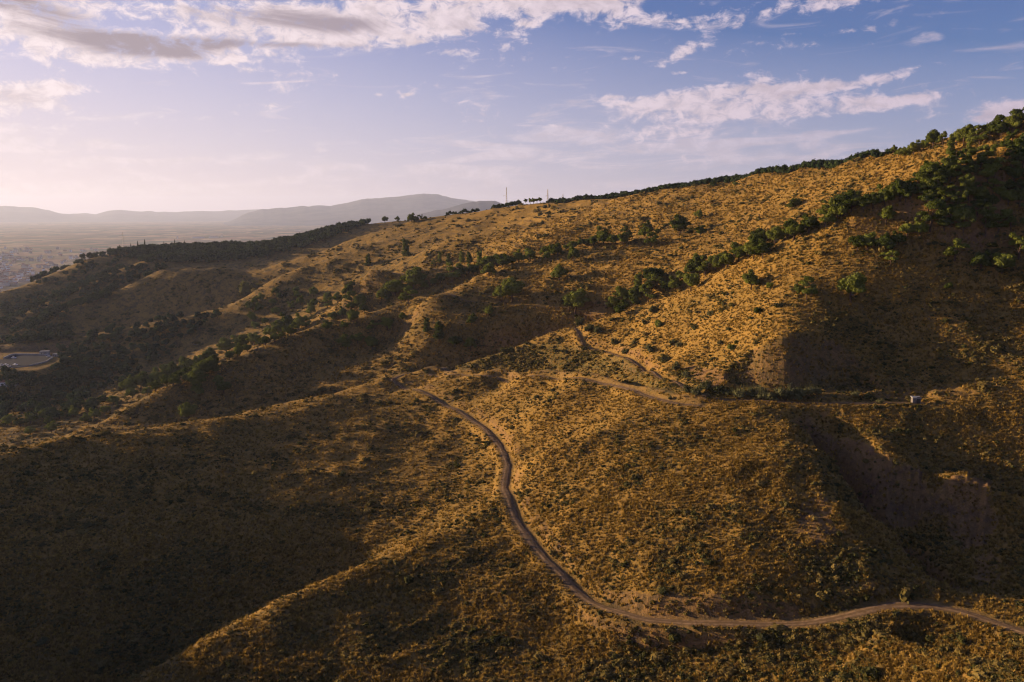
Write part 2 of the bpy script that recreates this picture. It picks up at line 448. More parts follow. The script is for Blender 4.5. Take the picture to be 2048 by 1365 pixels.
# old planting terraces on the far side of the valley
tw = sstep(PX, 820, 930) * (1 - sstep(PX, 1330, 1420)) * sstep(GR, 440, 480) * (1 - sstep(GR, 800, 860))
tz = GZ / 4.2 + perlin(GX / 40, GY / 40, 71) * 0.5
GZ += tw * 0.62 * np.sin(2 * math.pi * tz)
def in_poly(px, py, poly):
    inside = np.zeros(px.shape, bool)
    j = len(poly) - 1
    for i in range(len(poly)):
        xi, yi = poly[i]; xj, yj = poly[j]
        if yi != yj:
            inside ^= ((yi > py) != (yj > py)) & (px < (xj - xi) * (py - yi) / (yj - yi) + xi)
        j = i
    return inside
def edge_dist(px, py, poly, closed=True):
    best = np.full(px.shape, 1e9)
    m = len(poly)
    for i in range(m if closed else m - 1):
        x0, y0 = poly[i]; x1, y1 = poly[(i + 1) % m]
        dx, dy = x1 - x0, y1 - y0
        tt = np.clip(((px - x0) * dx + (py - y0) * dy) / (dx * dx + dy * dy + 1e-9), 0, 1)
        best = np.minimum(best, np.hypot(px - x0 - tt * dx, py - y0 - tt * dy))
    return best
EARTH = np.zeros_like(GZ)          # bare reddish soil
TRACK_RIM = np.zeros_like(GZ)          # trodden ground beside the roads, and the painted sunlit rim

# the old clay pit bitten into the foot of the sunlit face
BOWL = [(1448, 752), (1462, 728), (1500, 702), (1545, 680), (1590, 666), (1630, 672), (1680, 690), (1715, 712), (1745, 742), (1765, 775), (1700, 792), (1560, 788), (1470, 775)]
m = in_poly(PX, PY, BOWL) & (GR > 240) & (GR < 330)
d = edge_dist(PX[m], PY[m], BOWL[:10], closed=False) * 0.165
LEDGE_Z = CAMZ + 256 * pix_dir(1600, 797)[1]
GZ[m] = np.maximum(GZ[m] - np.minimum(d * 1.7, 13.0 + 0.03 * d), np.minimum(GZ[m], LEDGE_Z + 0.4 + 0.08 * (GR[m] - 252)))
EARTH[m] = 0.35
# steep earth bank under the left rim and clay cliffs to the right
for poly, rlo, rhi, wgt in (
    ([(1645, 870), (1720, 880), (1760, 905), (1800, 930), (1845, 945), (1850, 1000), (1828, 1060), (1790, 1055), (1740, 1010), (1690, 940)], 205, 250, 1.0),
    ([(1885, 965), (1940, 950), (1985, 965), (1992, 1050), (1975, 1095), (1900, 1090)], 195, 240, 1.0),
    ([(1600, 1010), (1640, 985), (1665, 1010), (1672, 1070), (1640, 1085), (1590, 1070)], 160, 215, 0.8),
    ([(1950, 1120), (1985, 1090), (2000, 1130), (1990, 1180), (1955, 1165)], 160, 215, 0.8),
    ([(1690, 765), (1900, 770), (1960, 790), (1900, 800), (1720, 800)], 245, 290, 0.4),
    ([(1370, 735), (1450, 740), (1460, 775), (1400, 770)], 240, 300, 0.8),
    ([(1200, 1180), (1480, 1195), (1600, 1215), (1600, 1240), (1350, 1235), (1230, 1215)], 150, 175, 0.8),
    ([(0, 690), (140, 680), (150, 700), (110, 712), (0, 706)], 800, 920, 1.0)):
    m = in_poly(PX + perlin(GX / 4, GY / 4, 31) * 12, PY + perlin(GX / 4, GY / 4, 32) * 12, poly) & (GR > rlo) & (GR < rhi)
    EARTH[m] = np.maximum(EARTH[m], wgt)
# the cleft that runs down beside the rounded hill
cleft = np.array([[r * math.sin(pix_dir(px, py)[0]), r * math.cos(pix_dir(px, py)[0])] for px, py, r in [(1612,846,243),(1650,880,240),(1690,940,230),(1740,1015,217),(1800,1078,205),(1860,1130,194),(1890,1165,186)]])
cd = edge_dist(GX, GY, [tuple(q) for q in cleft], closed=False)
GZ -= 7.5 * np.exp(-(cd / 2.6) ** 2)
# sharp edges: the ground breaks away behind the brow of the rounded hill and behind its right shoulder
for marks, depth, w0, w1 in (([(880,737,398),(930,740,382),(1000,742,360),(1100,743,330),(1180,749,306),(1280,775,276),(1335,794,262)], 4.2, 1.05, 1.11),
                             ([(1600,850,236),(1620,862,231),(1660,905,219),(1700,960,207),(1780,1060,190),(1865,1155,176)], 6.0, 1.035, 1.075)):
    ma = np.array([pix_dir(q[0], q[1])[0] for q in marks]); mr = np.array([q[2] for q in marks])
    rc = np.interp(GA, ma, mr)
    fade = sstep(GA, ma[0], ma[0] + 0.03) * (1 - sstep(GA, ma[-1] - 0.03, ma[-1]))
    q = GR / rc * (1 + 0.004 * perlin(GX / 5, GY / 5, 151))
    GZ -= depth * fade * sstep(q, 1.004, 1.02) * (1 - sstep(q, w0, w1))
# build the brow itself up to its surveyed height, gently on the near side and steeply on the far side
BROW = [(850,741,401),(880,738,397),(930,740,382),(1000,742,360),(1100,743,330),(1180,749,306),(1280,775,276),(1350,799,259),(1400,803,254)]
ba = np.array([pix_dir(q[0], q[1])[0] for q in BROW]); be = np.array([pix_dir(q[0], q[1])[1] for q in BROW]); br_ = np.array([q[2] for q in BROW], float)
rc, ec = np.interp(AZ, ba, br_), np.interp(AZ, ba, be)
win = (GR > 0.97 * rc[:, None]) & (GR < 1.012 * rc[:, None])
e_now = np.where(win, (GZ - CAMZ) / GR, -9).max(1)
up = np.clip((ec - e_now) * rc, 0, 7) * ((AZ > ba[0]) & (AZ < ba[-1]))
up = np.convolve(np.pad(up, 6, mode='edge'), np.hanning(15)[1:-1] / np.hanning(15)[1:-1].sum(), 'valid')
off = GR - rc[:, None]
GZ += up[:, None] * np.where(off < 0, np.exp(-(off / 12.0) ** 2), np.exp(-(off / 2.5) ** 2))
# cliffs: fluted
cl_m = (EARTH > 0.9) & (GR < 260)
GZ[cl_m] += (np.abs(perlin(GA[cl_m] * 60, GL[cl_m] * 3, 41)) - 0.25) * 1.7 + (np.abs(perlin(GA[cl_m] * 130, GL[cl_m] * 5, 42)) - 0.25) * 1.5
# knoll in the lower right corner, with a sharp edge on its far right side
def pix_ground(px, py, hint=None, span=1.25):
    """ground point under a photo pixel: nearest to HINT metres if given, else the first the sight line meets"""
    a, e = pix_dir(px, py)
    i = (a - AZ[0]) / (AZ[1] - AZ[0])
    i0 = int(np.clip(math.floor(i), 0, NA - 2)); f = min(max(i - i0, 0), 1)
    col = GZ[i0] * (1 - f) + GZ[i0 + 1] * f
    rr = np.exp(LR)
    es = (col - CAMZ) / rr
    diff = es - e
    if hint:
        sel = np.where((rr > hint / span) & (rr < hint * span))[0]
        j = sel[np.argmin(np.abs(diff[sel]))]
    else:
        up = np.where(diff >= 0)[0]
        up = up[up > 3]
        j = up[0] if len(up) else int(np.argmax(diff))
    if 0 < j and diff[j] > 0 > diff[j - 1]:
        w = diff[j] / (diff[j] - diff[j - 1])
        r = rr[j] * (1 - w) + rr[j - 1] * w
    else:
        r = rr[j]
    jj = int(np.clip(np.searchsorted(rr, r) - 1, 0, NR - 2))
    g = (r - rr[jj]) / (rr[jj + 1] - rr[jj])
    z = col[jj] * (1 - g) + col[jj + 1] * g
    return np.array([r * math.sin(a), r * math.cos(a), z])
k0 = pix_ground(1745, 1300, 147)
kd = np.array([0.42, -0.9])
kx, ky = GX - k0[0], GY - k0[1]
ks = kx * kd[0] + ky * kd[1]
kt = kx * kd[1] * -1 + ky * kd[0]
kt = kx * 0.9 + ky * 0.42
knoll = sstep(ks, -3.0, 2.5) * (1 - sstep(ks, 40, 70))
GZ += knoll * np.where(kt < 0, 4.2 * np.exp(-(kt / 8.0) ** 2), 4.2 * np.exp(-(kt / 2.2) ** 2))
GZ -= knoll * 2.5 * np.exp(-((kt - 8) / 5.0) ** 2)

def ground_z(x, y):
    a = np.arctan2(x, y); l = 0.5 * np.log(np.asarray(x) ** 2 + np.asarray(y) ** 2)
    i = np.clip((a - AZ[0]) / (AZ[1] - AZ[0]), 0, NA - 1.001); j = np.clip((l - LR[0]) / (LR[1] - LR[0]), 0, NR - 1.001)
    i0 = np.floor(i).astype(int); j0 = np.floor(j).astype(int); f = i - i0; g = j - j0
    return (GZ[i0, j0] * (1 - f) * (1 - g) + GZ[i0 + 1, j0] * f * (1 - g) + GZ[i0, j0 + 1] * (1 - f) * g + GZ[i0 + 1, j0 + 1] * f * g)

# roads, footpaths, the rim strip: width in metres, then column, row, distance
ROADS = [
 ('dirt_road', 2.3, [(905,743,384),(880,744,389),(840,746,394),(802,751,394),(780,759,390),(800,769,386),(830,778,384),(900,815,342),(960,850,310),(1000,890,284),(1016,930,261),(1008,980,236),(1030,1040,212),(1080,1110,190),(1140,1170,174),(1200,1215,163.5),
  (1280,1238,157.5),(1400,1244,155.5),(1600,1250,156),(1700,1228,161),(1800,1205,166),(1900,1215,167),(2000,1245,163),(2048,1268,160),(2250,1330,152)]),
 ('upper_track', 1.5, [(1165,690,384),(1210,700,366),(1258,716,340),(1285,735,317),(1315,752,298),(1370,778,274),(1420,797,258),(1480,800,255),(1560,803,254),(1660,805,255),(1760,806,257),(1840,806,260)]),
 ('upper_track', 1.3, [(1180,664,404),(1140,665,409),(1107,669,409),(1130,680,398),(1165,690,384)]),
 ('contour_path', 1.8, [(845,598,491),(920,601,485),(1000,606,478),(1100,613,468),(1160,618,460),(1215,623,452)]),
 ('sunlit_rim_strip', 2.0, [(1400,811,None),(1350,808,None),(1310,797,None),(1280,786,None),(1230,771,None),(1180,760,None),(1140,756,None),(1100,754,None),(1050,753,None),(1000,753,None),(960,752,None),(930,750,None),(895,748,None),(860,747,None)]),  # pale strip added to draw the sunlit grass rim of the brow
 ('contour_path', 2.6, [(745,524,648),(800,527,640),(850,531,632),(950,538,620)]),
]
ROAD_XY = []
def flatten_road(width, marks):
    g = np.array([pix_ground(px, py, r, 1.10) for px, py, r in marks])
    seg = np.hypot(*np.diff(g[:, :2], axis=0).T)
    s = np.concatenate([[0], np.cumsum(seg)])
    m = int(s[-1] / 0.8)
    ss = np.linspace(0, s[-1], m)
    xy = np.stack([np.interp(ss, s, g[:, k]) for k in (0, 1)], 1)
    ker = np.hanning(19); ker /= ker.sum()
    pad = np.pad(xy, ((9, 9), (0, 0)), mode='edge')
    pad[:9] = 2 * xy[0] - xy[9:0:-1]; pad[-9:] = 2 * xy[-1] - xy[-2:-11:-1]
    xy = np.stack([np.convolve(pad[:, k], ker, 'valid') for k in (0, 1)], 1)
    z = ground_z(xy[:, 0], xy[:, 1])
    ker = np.hanning(31); ker /= ker.sum()
    z = np.convolve(np.pad(z, 15, mode='edge'), ker, 'valid')
    best = np.full(GZ.shape, 1e9); zr = np.zeros_like(GZ)
    for k in range(0, m, 12):
        c = xy[k:k + 13]; zc = z[k:k + 13]
        sel = np.where((GX > c[:, 0].min() - 9) & (GX < c[:, 0].max() + 9) & (GY > c[:, 1].min() - 9) & (GY < c[:, 1].max() + 9))
        if len(sel[0]) == 0:
            continue
        dd = np.hypot(GX[sel][:, None] - c[None, :, 0], GY[sel][:, None] - c[None, :, 1])
        j = dd.argmin(1); dm = dd[np.arange(len(j)), j]
        better = dm < best[sel]
        ii = (sel[0][better], sel[1][better])
        best[ii] = dm[better]; zr[ii] = zc[j[better]]
    near = best < 9
    hw = width / 2
    f = 1 - sstep(best[near], hw + 0.5, hw + 3.2)
    GZ[near] = GZ[near] * (1 - f) + (zr[near] - 0.12) * f
    TRACK_RIM[near] = np.maximum(TRACK_RIM[near], 1 - sstep(best[near], hw, hw + 1.6))
    above = near & (GZ > zr + 0.5) & (best < hw + 4.5)
    EARTH[above] = np.maximum(EARTH[above], 0.6 * sstep(perlin(GX[above] / 5, GY[above] / 5, 131), -0.25, 0.35))
    return xy, z
for nm, wdt, mk in ROADS:
    ROAD_XY.append((nm, wdt) + flatten_road(wdt, mk))

# low bank added along the brow, its top painted pale as a sunlit rim
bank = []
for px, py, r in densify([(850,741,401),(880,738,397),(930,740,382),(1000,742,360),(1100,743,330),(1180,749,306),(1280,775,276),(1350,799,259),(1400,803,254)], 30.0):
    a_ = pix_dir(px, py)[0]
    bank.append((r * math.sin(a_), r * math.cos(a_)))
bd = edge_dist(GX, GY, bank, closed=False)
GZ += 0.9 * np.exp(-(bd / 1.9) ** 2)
TRACK_RIM = np.maximum(TRACK_RIM, 0.6 * np.exp(-(bd / 1.7) ** 2))
# levelled yard for the car park and pads for the small buildings
def level(px, py, hint, hx, hy, z=None, blend=6.0):
    c = pix_ground(px, py, hint, 1.15)
    if z is None:
        z = c[2]
    dx, dy = np.abs(GX - c[0]) - hx, np.abs(GY - c[1]) - hy
    d = np.maximum(dx, dy)
    f = 1 - sstep(d, 0, blend)
    GZ[:] = GZ * (1 - f) + z * f
    return np.array([c[0], c[1], z])
a_, e_ = pix_dir(60, 722)
YARD_R = 800.0
YARD_Z = CAMZ + e_ * YARD_R
yx, yy = YARD_R * math.sin(a_), YARD_R * math.cos(a_)
dyard = np.maximum(np.abs(GX - (yx - 28)) - 58, np.abs(GY - yy) - 40)
f_ = 1 - sstep(dyard, 0, 14)
GZ[:] = GZ * (1 - f_) + (YARD_Z - 0.1) * f_
HUT = level(1831, 806, 259, 2.6, 2.4)
HOUSE = level(18, 772, 722, 9, 7)

PX, PY = to_pix(GX, GY, GZ)
slope_r = np.gradient(GZ, axis=1) / np.gradient(GR, axis=1)
slope_a = np.gradient(GZ, axis=0) / (GR * (AZ[1] - AZ[0]))
STEEP = np.hypot(slope_r, slope_a)
EARTH = np.maximum(EARTH, sstep(STEEP, 1.1, 1.7) * 0.85)

# poorer, browner ground on the western spurs; foreground and right painted darker, like shade
THIN_DIM = np.maximum(0.75 * (1 - sstep(GR + perlin(GX / 20, GY / 20, 112) * 18, 165, 225)), 0.45 * sstep(GX + perlin(GX / 20, GY / 20, 113) * 12, 85, 120) * (1 - sstep(GR, 300, 350)))
THIN_DIM = np.maximum(THIN_DIM, (1 - sstep(GX + 0.12 * (GY - 400) + perlin(GX / 60, GY / 60, 111) * 25, -60, 60)) * (0.3 + 0.65 * sstep(GR, 300, 520)))
# denser green scrub in the damp hollow behind the brow, inside the clay pit and along the ledge
LUSH = np.zeros_like(GZ)
for poly, rlo, rhi, wgt in (([(880,738),(940,722),(1000,706),(1060,690),(1110,682),(1160,696),(1250,718),(1300,752),(1370,785),(1420,800),(1350,796),(1280,772),(1180,746),(1000,740)], 262, 425, 1.0),
                            (BOWL, 245, 330, 0.6), ([(1340,745),(1440,775),(1660,780),(1660,800),(1440,800),(1380,785)], 245, 300, 0.9)):
    m = in_poly(PX + perlin(GX / 6, GY / 6, 161) * 14, PY + perlin(GX / 6, GY / 6, 162) * 8, poly) & (GR > rlo) & (GR < rhi)
    LUSH[m] = np.maximum(LUSH[m], wgt)
for ax in (0, 1):
    LUSH = (LUSH + np.roll(LUSH, 1, ax) + np.roll(LUSH, -1, ax)) / 3
def grid_mesh(name, x, y, z, attrs=None, flip=False):
    na, nr = x.shape
    me = bpy.data.meshes.new(name)
    me.vertices.add(na * nr)
    me.vertices.foreach_set('co', np.stack([x, y, z], -1).astype(np.float32).ravel())
    idx = np.arange(na * nr).reshape(na, nr)
    q = np.stack([idx[:-1, :-1], idx[:-1, 1:], idx[1:, 1:], idx[1:, :-1]], -1).reshape(-1, 4)
    if flip:
        q = q[:, ::-1]
    nq = len(q)
    me.loops.add(nq * 4)
    me.loops.foreach_set('vertex_index', q.astype(np.int32).ravel())
    me.polygons.add(nq)
    me.polygons.foreach_set('loop_start', (np.arange(nq) * 4).astype(np.int32))
    me.polygons.foreach_set('use_smooth', np.ones(nq, bool))
    for k, v in (attrs or {}).items():
        at = me.attributes.new(k, 'FLOAT', 'POINT')
        at.data.foreach_set('value', v.astype(np.float32).ravel())
    me.update()
    me.validate()
    return me
def link(name, me, mat=None, parent=None, kind=None, label=None, category=None, group=None):
    o = bpy.data.objects.new(name, me)
    C.objects.link(o)
    if mat is not None and me is not None and not me.materials:
        me.materials.append(mat)
    if parent is not None:
        o.parent = parent
    for k, v in (('kind', kind), ('label', label), ('category', category), ('group', group)):
        if v:
            o[k] = v
    return o

def new_mat(name):
    mt = bpy.data.materials.new(name)
    mt.use_nodes = True
    return mt, NT(mt.node_tree)
def out_surface(t, sh):
    o = t.n('ShaderNodeOutputMaterial')
    t.put(o.inputs['Surface'], sh)
    return o
def principled(t, col, rough=0.9, spec=0.1, normal=None):
    b = t.n('ShaderNodeBsdfPrincipled')
    t.put(b.inputs['Base Color'], col if not isinstance(col, tuple) else (*col, 1)[:4])
    b.inputs['Roughness'].default_value = rough
    b.inputs['Specular IOR Level'].default_value = spec
    if normal is not None:
        t.put(b.inputs['Normal'], normal)
    return b.outputs[0]
def bump(t, h, strength=0.5, dist=0.2):
    b = t.n('ShaderNodeBump')
    b.inputs['Strength'].default_value = strength
    b.inputs['Distance'].default_value = dist
    t.put(b.inputs['Height'], h)
    return b.outputs[0]

# dry hillside: straw-coloured grass, brown soil and grey-green scrub in patches
GRASS_A, GRASS_B = (0.315, 0.188, 0.045), (0.158, 0.104, 0.031)
SOIL, SCRUB, CLAY = (0.092, 0.055, 0.027), (0.052, 0.052, 0.019), (0.2, 0.112, 0.072)
def mat_hill():
    mt, t = new_mat('dry_hillside')
    tc = t.n('ShaderNodeTexCoord').outputs['Object']
    big = t.noise(tc, 0.03, 4, 0.6)
    mid = t.noise(tc, 0.16, 5, 0.65, 0.4)
    fine = t.noise(tc, 0.75, 5, 0.7)
    finest = t.noise(tc, 2.6, 3, 0.7)
    g = t.mix(t.ramp(t.m('ADD', t.m('MULTIPLY', mid, 0.5), t.m('MULTIPLY', fine, 0.5)), 0.36, 0.62), GRASS_B, GRASS_A)
    g = t.mix(t.ramp(t.m('ADD', t.m('MULTIPLY', mid, 0.45), t.m('MULTIPLY', fine, 0.55)), 0.52, 0.66, 0.0, 0.75), g, SOIL)
    sc = t.m('ADD', t.m('ADD', t.m('MULTIPLY', big, 0.35), t.m('MULTIPLY', mid, 0.3)), t.m('MULTIPLY', finest, 0.4))
    g = t.mix(t.ramp(sc, 0.54, 0.66, 0.0, 0.8), g, SCRUB)
    cl = t.mix(t.ramp(fine, 0.3, 0.7), (0.115, 0.064, 0.042), CLAY)
    e = t.m('MULTIPLY', t.attr('earth'), t.ramp(t.m('ADD', mid, t.m('MULTIPLY', fine, 0.5)), 0.55, 0.8, 1.0, 0.55))
    g = t.mix(e, g, cl)
    g = t.mix(t.m('MULTIPLY', t.attr('track'), t.ramp(fine, 0.35, 0.6, 0.3, 0.9)), g, (0.21, 0.135, 0.06))  # verges by the roads; on the brow a painted sunlit rim
    g = t.mix(t.m('MULTIPLY', t.attr('thin'), t.ramp(t.m('ADD', t.m('MULTIPLY', mid, 0.55), t.m('MULTIPLY', fine, 0.45)), 0.38, 0.58, 1.0, 0.12)), g, (0.062, 0.05, 0.025))  # thin western ground, plus the shade-like darkening painted near and right
    g = t.mix(t.m('MULTIPLY', t.attr('lush'), t.ramp(fine, 0.35, 0.6, 0.95, 0.35)), g, (0.055, 0.055, 0.022))
    h = t.m('ADD', t.m('MULTIPLY', fine, 0.6), t.m('MULTIPLY', finest, 0.3))
    out_surface(t, principled(t, g, 0.95, 0.05, bump(t, h, 0.9, 0.8)))
    return mt
M_HILL = mat_hill()
hill = link('hills', grid_mesh('hills', GX, GY, GZ, {'earth': EARTH, 'track': TRACK_RIM, 'thin': THIN_DIM, 'lush': LUSH}, flip=True), M_HILL, kind='structure', label='dry grassy hills cut by gullies, stepping down to the plain')

# ------------------------------------------------------------------ the plain and the far mountains
def mat_plain():
    mt, t = new_mat('plain_fields')
    tc = t.n('ShaderNodeTexCoord').outputs['Object']
    v = t.n('ShaderNodeTexVoronoi', feature='F1', voronoi_dimensions='2D')
    t.put(v.inputs['Vector'], t.vm('MULTIPLY', tc, (1.0, 0.6, 1.0)))
    v.inputs['Scale'].default_value = 0.0085
    sep = t.n('ShaderNodeSeparateColor')
    t.put(sep.inputs[0], v.outputs['Color'])
    c = t.mix(t.ramp(sep.outputs[0], 0.2, 0.8), (0.23, 0.135, 0.09), (0.065, 0.075, 0.034))
    c = t.mix(t.ramp(sep.outputs[1], 0.6, 0.9, 0, 0.8), c, (0.36, 0.26, 0.15))
    tr = t.noise(tc, 0.035, 5, 0.75)
    c = t.mix(t.ramp(tr, 0.52, 0.62, 0, 0.85), c, (0.03, 0.036, 0.022))
    big = t.noise(tc, 0.0012, 3, 0.5)
    c = t.mix(t.ramp(big, 0.42, 0.6, 0, 0.6), c, (0.05, 0.055, 0.032))
    out_surface(t, principled(t, c, 0.95, 0.05))
    return mt
na, nr = 181, 60
pa = np.linspace(-math.pi, math.pi, na); pl = np.linspace(math.log(40.0), math.log(30000.0), nr)
ga, gl = np.meshgrid(pa, pl, indexing='ij')
link('plain', grid_mesh('plain', np.exp(gl) * np.sin(ga), np.exp(gl) * np.cos(ga), np.zeros_like(ga), flip=True), mat_plain(), kind='structure', label='wide flat plain of fields and orchards reaching to the mountains')

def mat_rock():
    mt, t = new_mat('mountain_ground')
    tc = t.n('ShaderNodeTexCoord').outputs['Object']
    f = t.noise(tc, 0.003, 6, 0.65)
    out_surface(t, principled(t, t.mix(t.ramp(f, 0.4, 0.62), (0.07, 0.075, 0.085), (0.035, 0.045, 0.055)), 0.95, 0.05))  # blue of distant haze is put into the mountain colour
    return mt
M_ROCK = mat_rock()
def range_of_mountains(name, r0, depth, prof, seed, label, amp):
    xs = np.array([p[0] for p in prof], float); ys = np.array([p[1] for p in prof], float)
    cols = np.linspace(xs[0], xs[-1], 420)
    rows = np.interp(cols, xs, ys) + perlin(cols / 26.0, cols * 0 + seed * 0.37, seed) * 1.6 + perlin(cols / 9.0, cols * 0 + seed * 0.73, seed + 3) * 0.7
    a, e = pix_dirs(cols, rows)
    top = CAMZ + r0 * e
    k = np.linspace(0, 1, 46)
    AA, KK = np.meshgrid(a, k, indexing='ij')
    rr = r0 - depth * (1 - KK)
    X, Y = rr * np.sin(AA), rr * np.cos(AA)
    w = amp * 9
    rg = 1 - np.abs(perlin(X / w, Y / w, seed)) * 2
    rg2 = 1 - np.abs(perlin(X / w * 2.6, Y / w * 2.6, seed + 1)) * 2
    shape = KK ** 1.25
    Z = top[:, None] * np.clip(shape + (rg * 0.22 + rg2 * 0.1) * KK * (1 - KK) * 2.2, 0, 1.0) + perlin(X / 240, Y / 240, seed + 2) * amp * 0.02
    # the back of the range
    X2, Y2 = (r0 + depth) * np.sin(a)[:, None], (r0 + depth) * np.cos(a)[:, None]
    X = np.concatenate([X, X2], 1); Y = np.concatenate([Y, Y2], 1); Z = np.concatenate([Z, np.full_like(X2, -20)], 1)
    Z[:, 0] = -15
    Z = Z * sstep(cols, xs[0], xs[0] + 60)[:, None] * (1 - sstep(cols, xs[-1] - 60, xs[-1]))[:, None] - 4
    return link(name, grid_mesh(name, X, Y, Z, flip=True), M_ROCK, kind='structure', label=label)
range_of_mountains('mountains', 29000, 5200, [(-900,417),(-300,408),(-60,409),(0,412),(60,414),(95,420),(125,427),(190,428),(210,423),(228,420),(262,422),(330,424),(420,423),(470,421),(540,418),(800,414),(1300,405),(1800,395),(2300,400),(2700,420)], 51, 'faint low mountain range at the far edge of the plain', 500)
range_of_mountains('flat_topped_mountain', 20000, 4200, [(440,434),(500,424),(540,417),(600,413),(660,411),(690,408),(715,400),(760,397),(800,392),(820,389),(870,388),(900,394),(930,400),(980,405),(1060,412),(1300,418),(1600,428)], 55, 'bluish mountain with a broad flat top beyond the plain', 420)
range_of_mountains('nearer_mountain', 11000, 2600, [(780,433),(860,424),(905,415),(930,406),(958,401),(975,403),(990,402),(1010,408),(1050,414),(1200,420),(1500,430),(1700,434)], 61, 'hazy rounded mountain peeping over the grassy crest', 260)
# ------------------------------------------------------------------ roads
def mat_road():
    mt, t = new_mat('trodden_earth')
    tc = t.n('ShaderNodeTexCoord').outputs['Object']
    f = t.noise(tc, 0.9, 5, 0.65)
    g = t.noise(tc, 5.0, 3, 0.7)
    c = t.mix(t.ramp(f, 0.35, 0.65), (0.12, 0.08, 0.046), (0.21, 0.14, 0.082))
    # two wheel ruts, worn paler than the middle
    rut = t.m('ABSOLUTE', t.m('SUBTRACT', t.m('ABSOLUTE', t.attr('across')), 0.5))
    c = t.mix(t.ramp(rut, 0.1, 0.34, 0.0, 0.75), c, (0.10, 0.066, 0.036))
    out_surface(t, principled(t, c, 0.95, 0.05, bump(t, t.m('ADD', f, t.m('MULTIPLY', g, 0.4)), 0.6, 0.15)))
    return mt
M_ROAD = mat_road()
ROAD_LABELS = ['pale dirt road bending round the hillside gully and along the foreground slope', 'sandy track on the ledge below the sunlit face', 'short switchback of sandy track on the spur nose', 'narrow contour path under two big round pines', 'thin pale strip added as the sunlit rim of the rounded hill',  'far contour path below a row of dark trees']
for k, (nm, wdt, xy, z) in enumerate(ROAD_XY):
    tg = np.gradient(xy, axis=0); tg /= np.hypot(tg[:, 0], tg[:, 1])[:, None]
    nrm = np.stack([-tg[:, 1], tg[:, 0]], 1)
    cross = np.array([-1, -0.6, -0.2, 0.2, 0.6, 1.0])
    m = len(xy)
    wl = wdt / 2 * (1 + 0.45 * perlin(np.arange(m) * 0.11, np.full(m, 3.3), 81 + k)); wr = wdt / 2 * (1 + 0.45 * perlin(np.arange(m) * 0.11, np.full(m, 9.1), 91 + k))
    off = np.where(cross[None] < 0, wl[:, None], wr[:, None]) * cross[None]
    X = xy[:, 0:1] + nrm[:, 0:1] * off; Y = xy[:, 1:2] + nrm[:, 1:2] * off
    lift = np.array([-0.10, 0.02, 0.05, 0.05, 0.02, -0.10])
    Z = np.maximum(z[:, None] + 0.0, ground_z(X, Y) + 0.02) + lift[None] + perlin(X / 1.5, Y / 1.5, 5) * 0.03
    link(nm, grid_mesh(nm, X, Y, Z, {'across': np.repeat(cross[None], m, 0)}, flip=True), M_ROAD, kind='structure', label=ROAD_LABELS[k])

# ------------------------------------------------------------------ small mesh helpers
class MB:
    """collects boxes, beams and loose faces, then becomes one mesh"""
    def __init__(self):
        self.v, self.f, self.m = [], [], []
    def face(self, pts, m=0):
        b = len(self.v)
        self.v += [tuple(p) for p in pts]
        self.f.append(tuple(range(b, b + len(pts)))); self.m.append(m)
    def hull(self, lo, hi, m=0):
        b = len(self.v)
        self.v += [tuple(p) for p in lo] + [tuple(p) for p in hi]
        k = len(lo)
        for i in range(k):
            j = (i + 1) % k
            self.f.append((b + i, b + j, b + k + j, b + k + i)); self.m.append(m)
        self.f.append(tuple(b + k - 1 - i for i in range(k))); self.m.append(m)
        self.f.append(tuple(b + k + i for i in range(k))); self.m.append(m)
    def box(self, x0, x1, y0, y1, z0, z1, m=0):
        self.hull([(x0, y0, z0), (x1, y0, z0), (x1, y1, z0), (x0, y1, z0)], [(x0, y0, z1), (x1, y0, z1), (x1, y1, z1), (x0, y1, z1)], m)
    def beam(self, a, b, w0, w1=None, k=4, m=0):
        a, b = Vector(a), Vector(b)
        w1 = w0 if w1 is None else w1
        d = (b - a).normalized()
        u = d.orthogonal().normalized(); v = d.cross(u)
        ring = lambda c, w: [c + (u * math.cos(2 * math.pi * i / k + 0.4) + v * math.sin(2 * math.pi * i / k + 0.4)) * w for i in range(k)]
        self.hull(ring(a, w0), ring(b, w1), m)
    def blob(self, c, r, seed, sub=1, rough=0.2, m=0):
        bm = bmesh.new()
        bmesh.ops.create_icosphere(bm, subdivisions=sub, radius=1.0)
        rg = random.Random(seed)
        b = len(self.v)
        for v in bm.verts:
            s = 1 + rg.uniform(-rough, rough)
            self.v.append((c[0] + v.co.x * r[0] * s, c[1] + v.co.y * r[1] * s, c[2] + v.co.z * r[2] * s))
        bm.verts.index_update()
        for f in bm.faces:
            self.f.append(tuple(b + v.index for v in f.verts)); self.m.append(m)
        bm.free()
    def mesh(self, name, mats, smooth=False):
        me = bpy.data.meshes.new(name)
        me.from_pydata(self.v, [], self.f)
        for mt in mats:
            me.materials.append(mt)
        me.polygons.foreach_set('material_index', self.m)
        me.polygons.foreach_set('use_smooth', [smooth] * len(self.f))
        me.update()
        return me

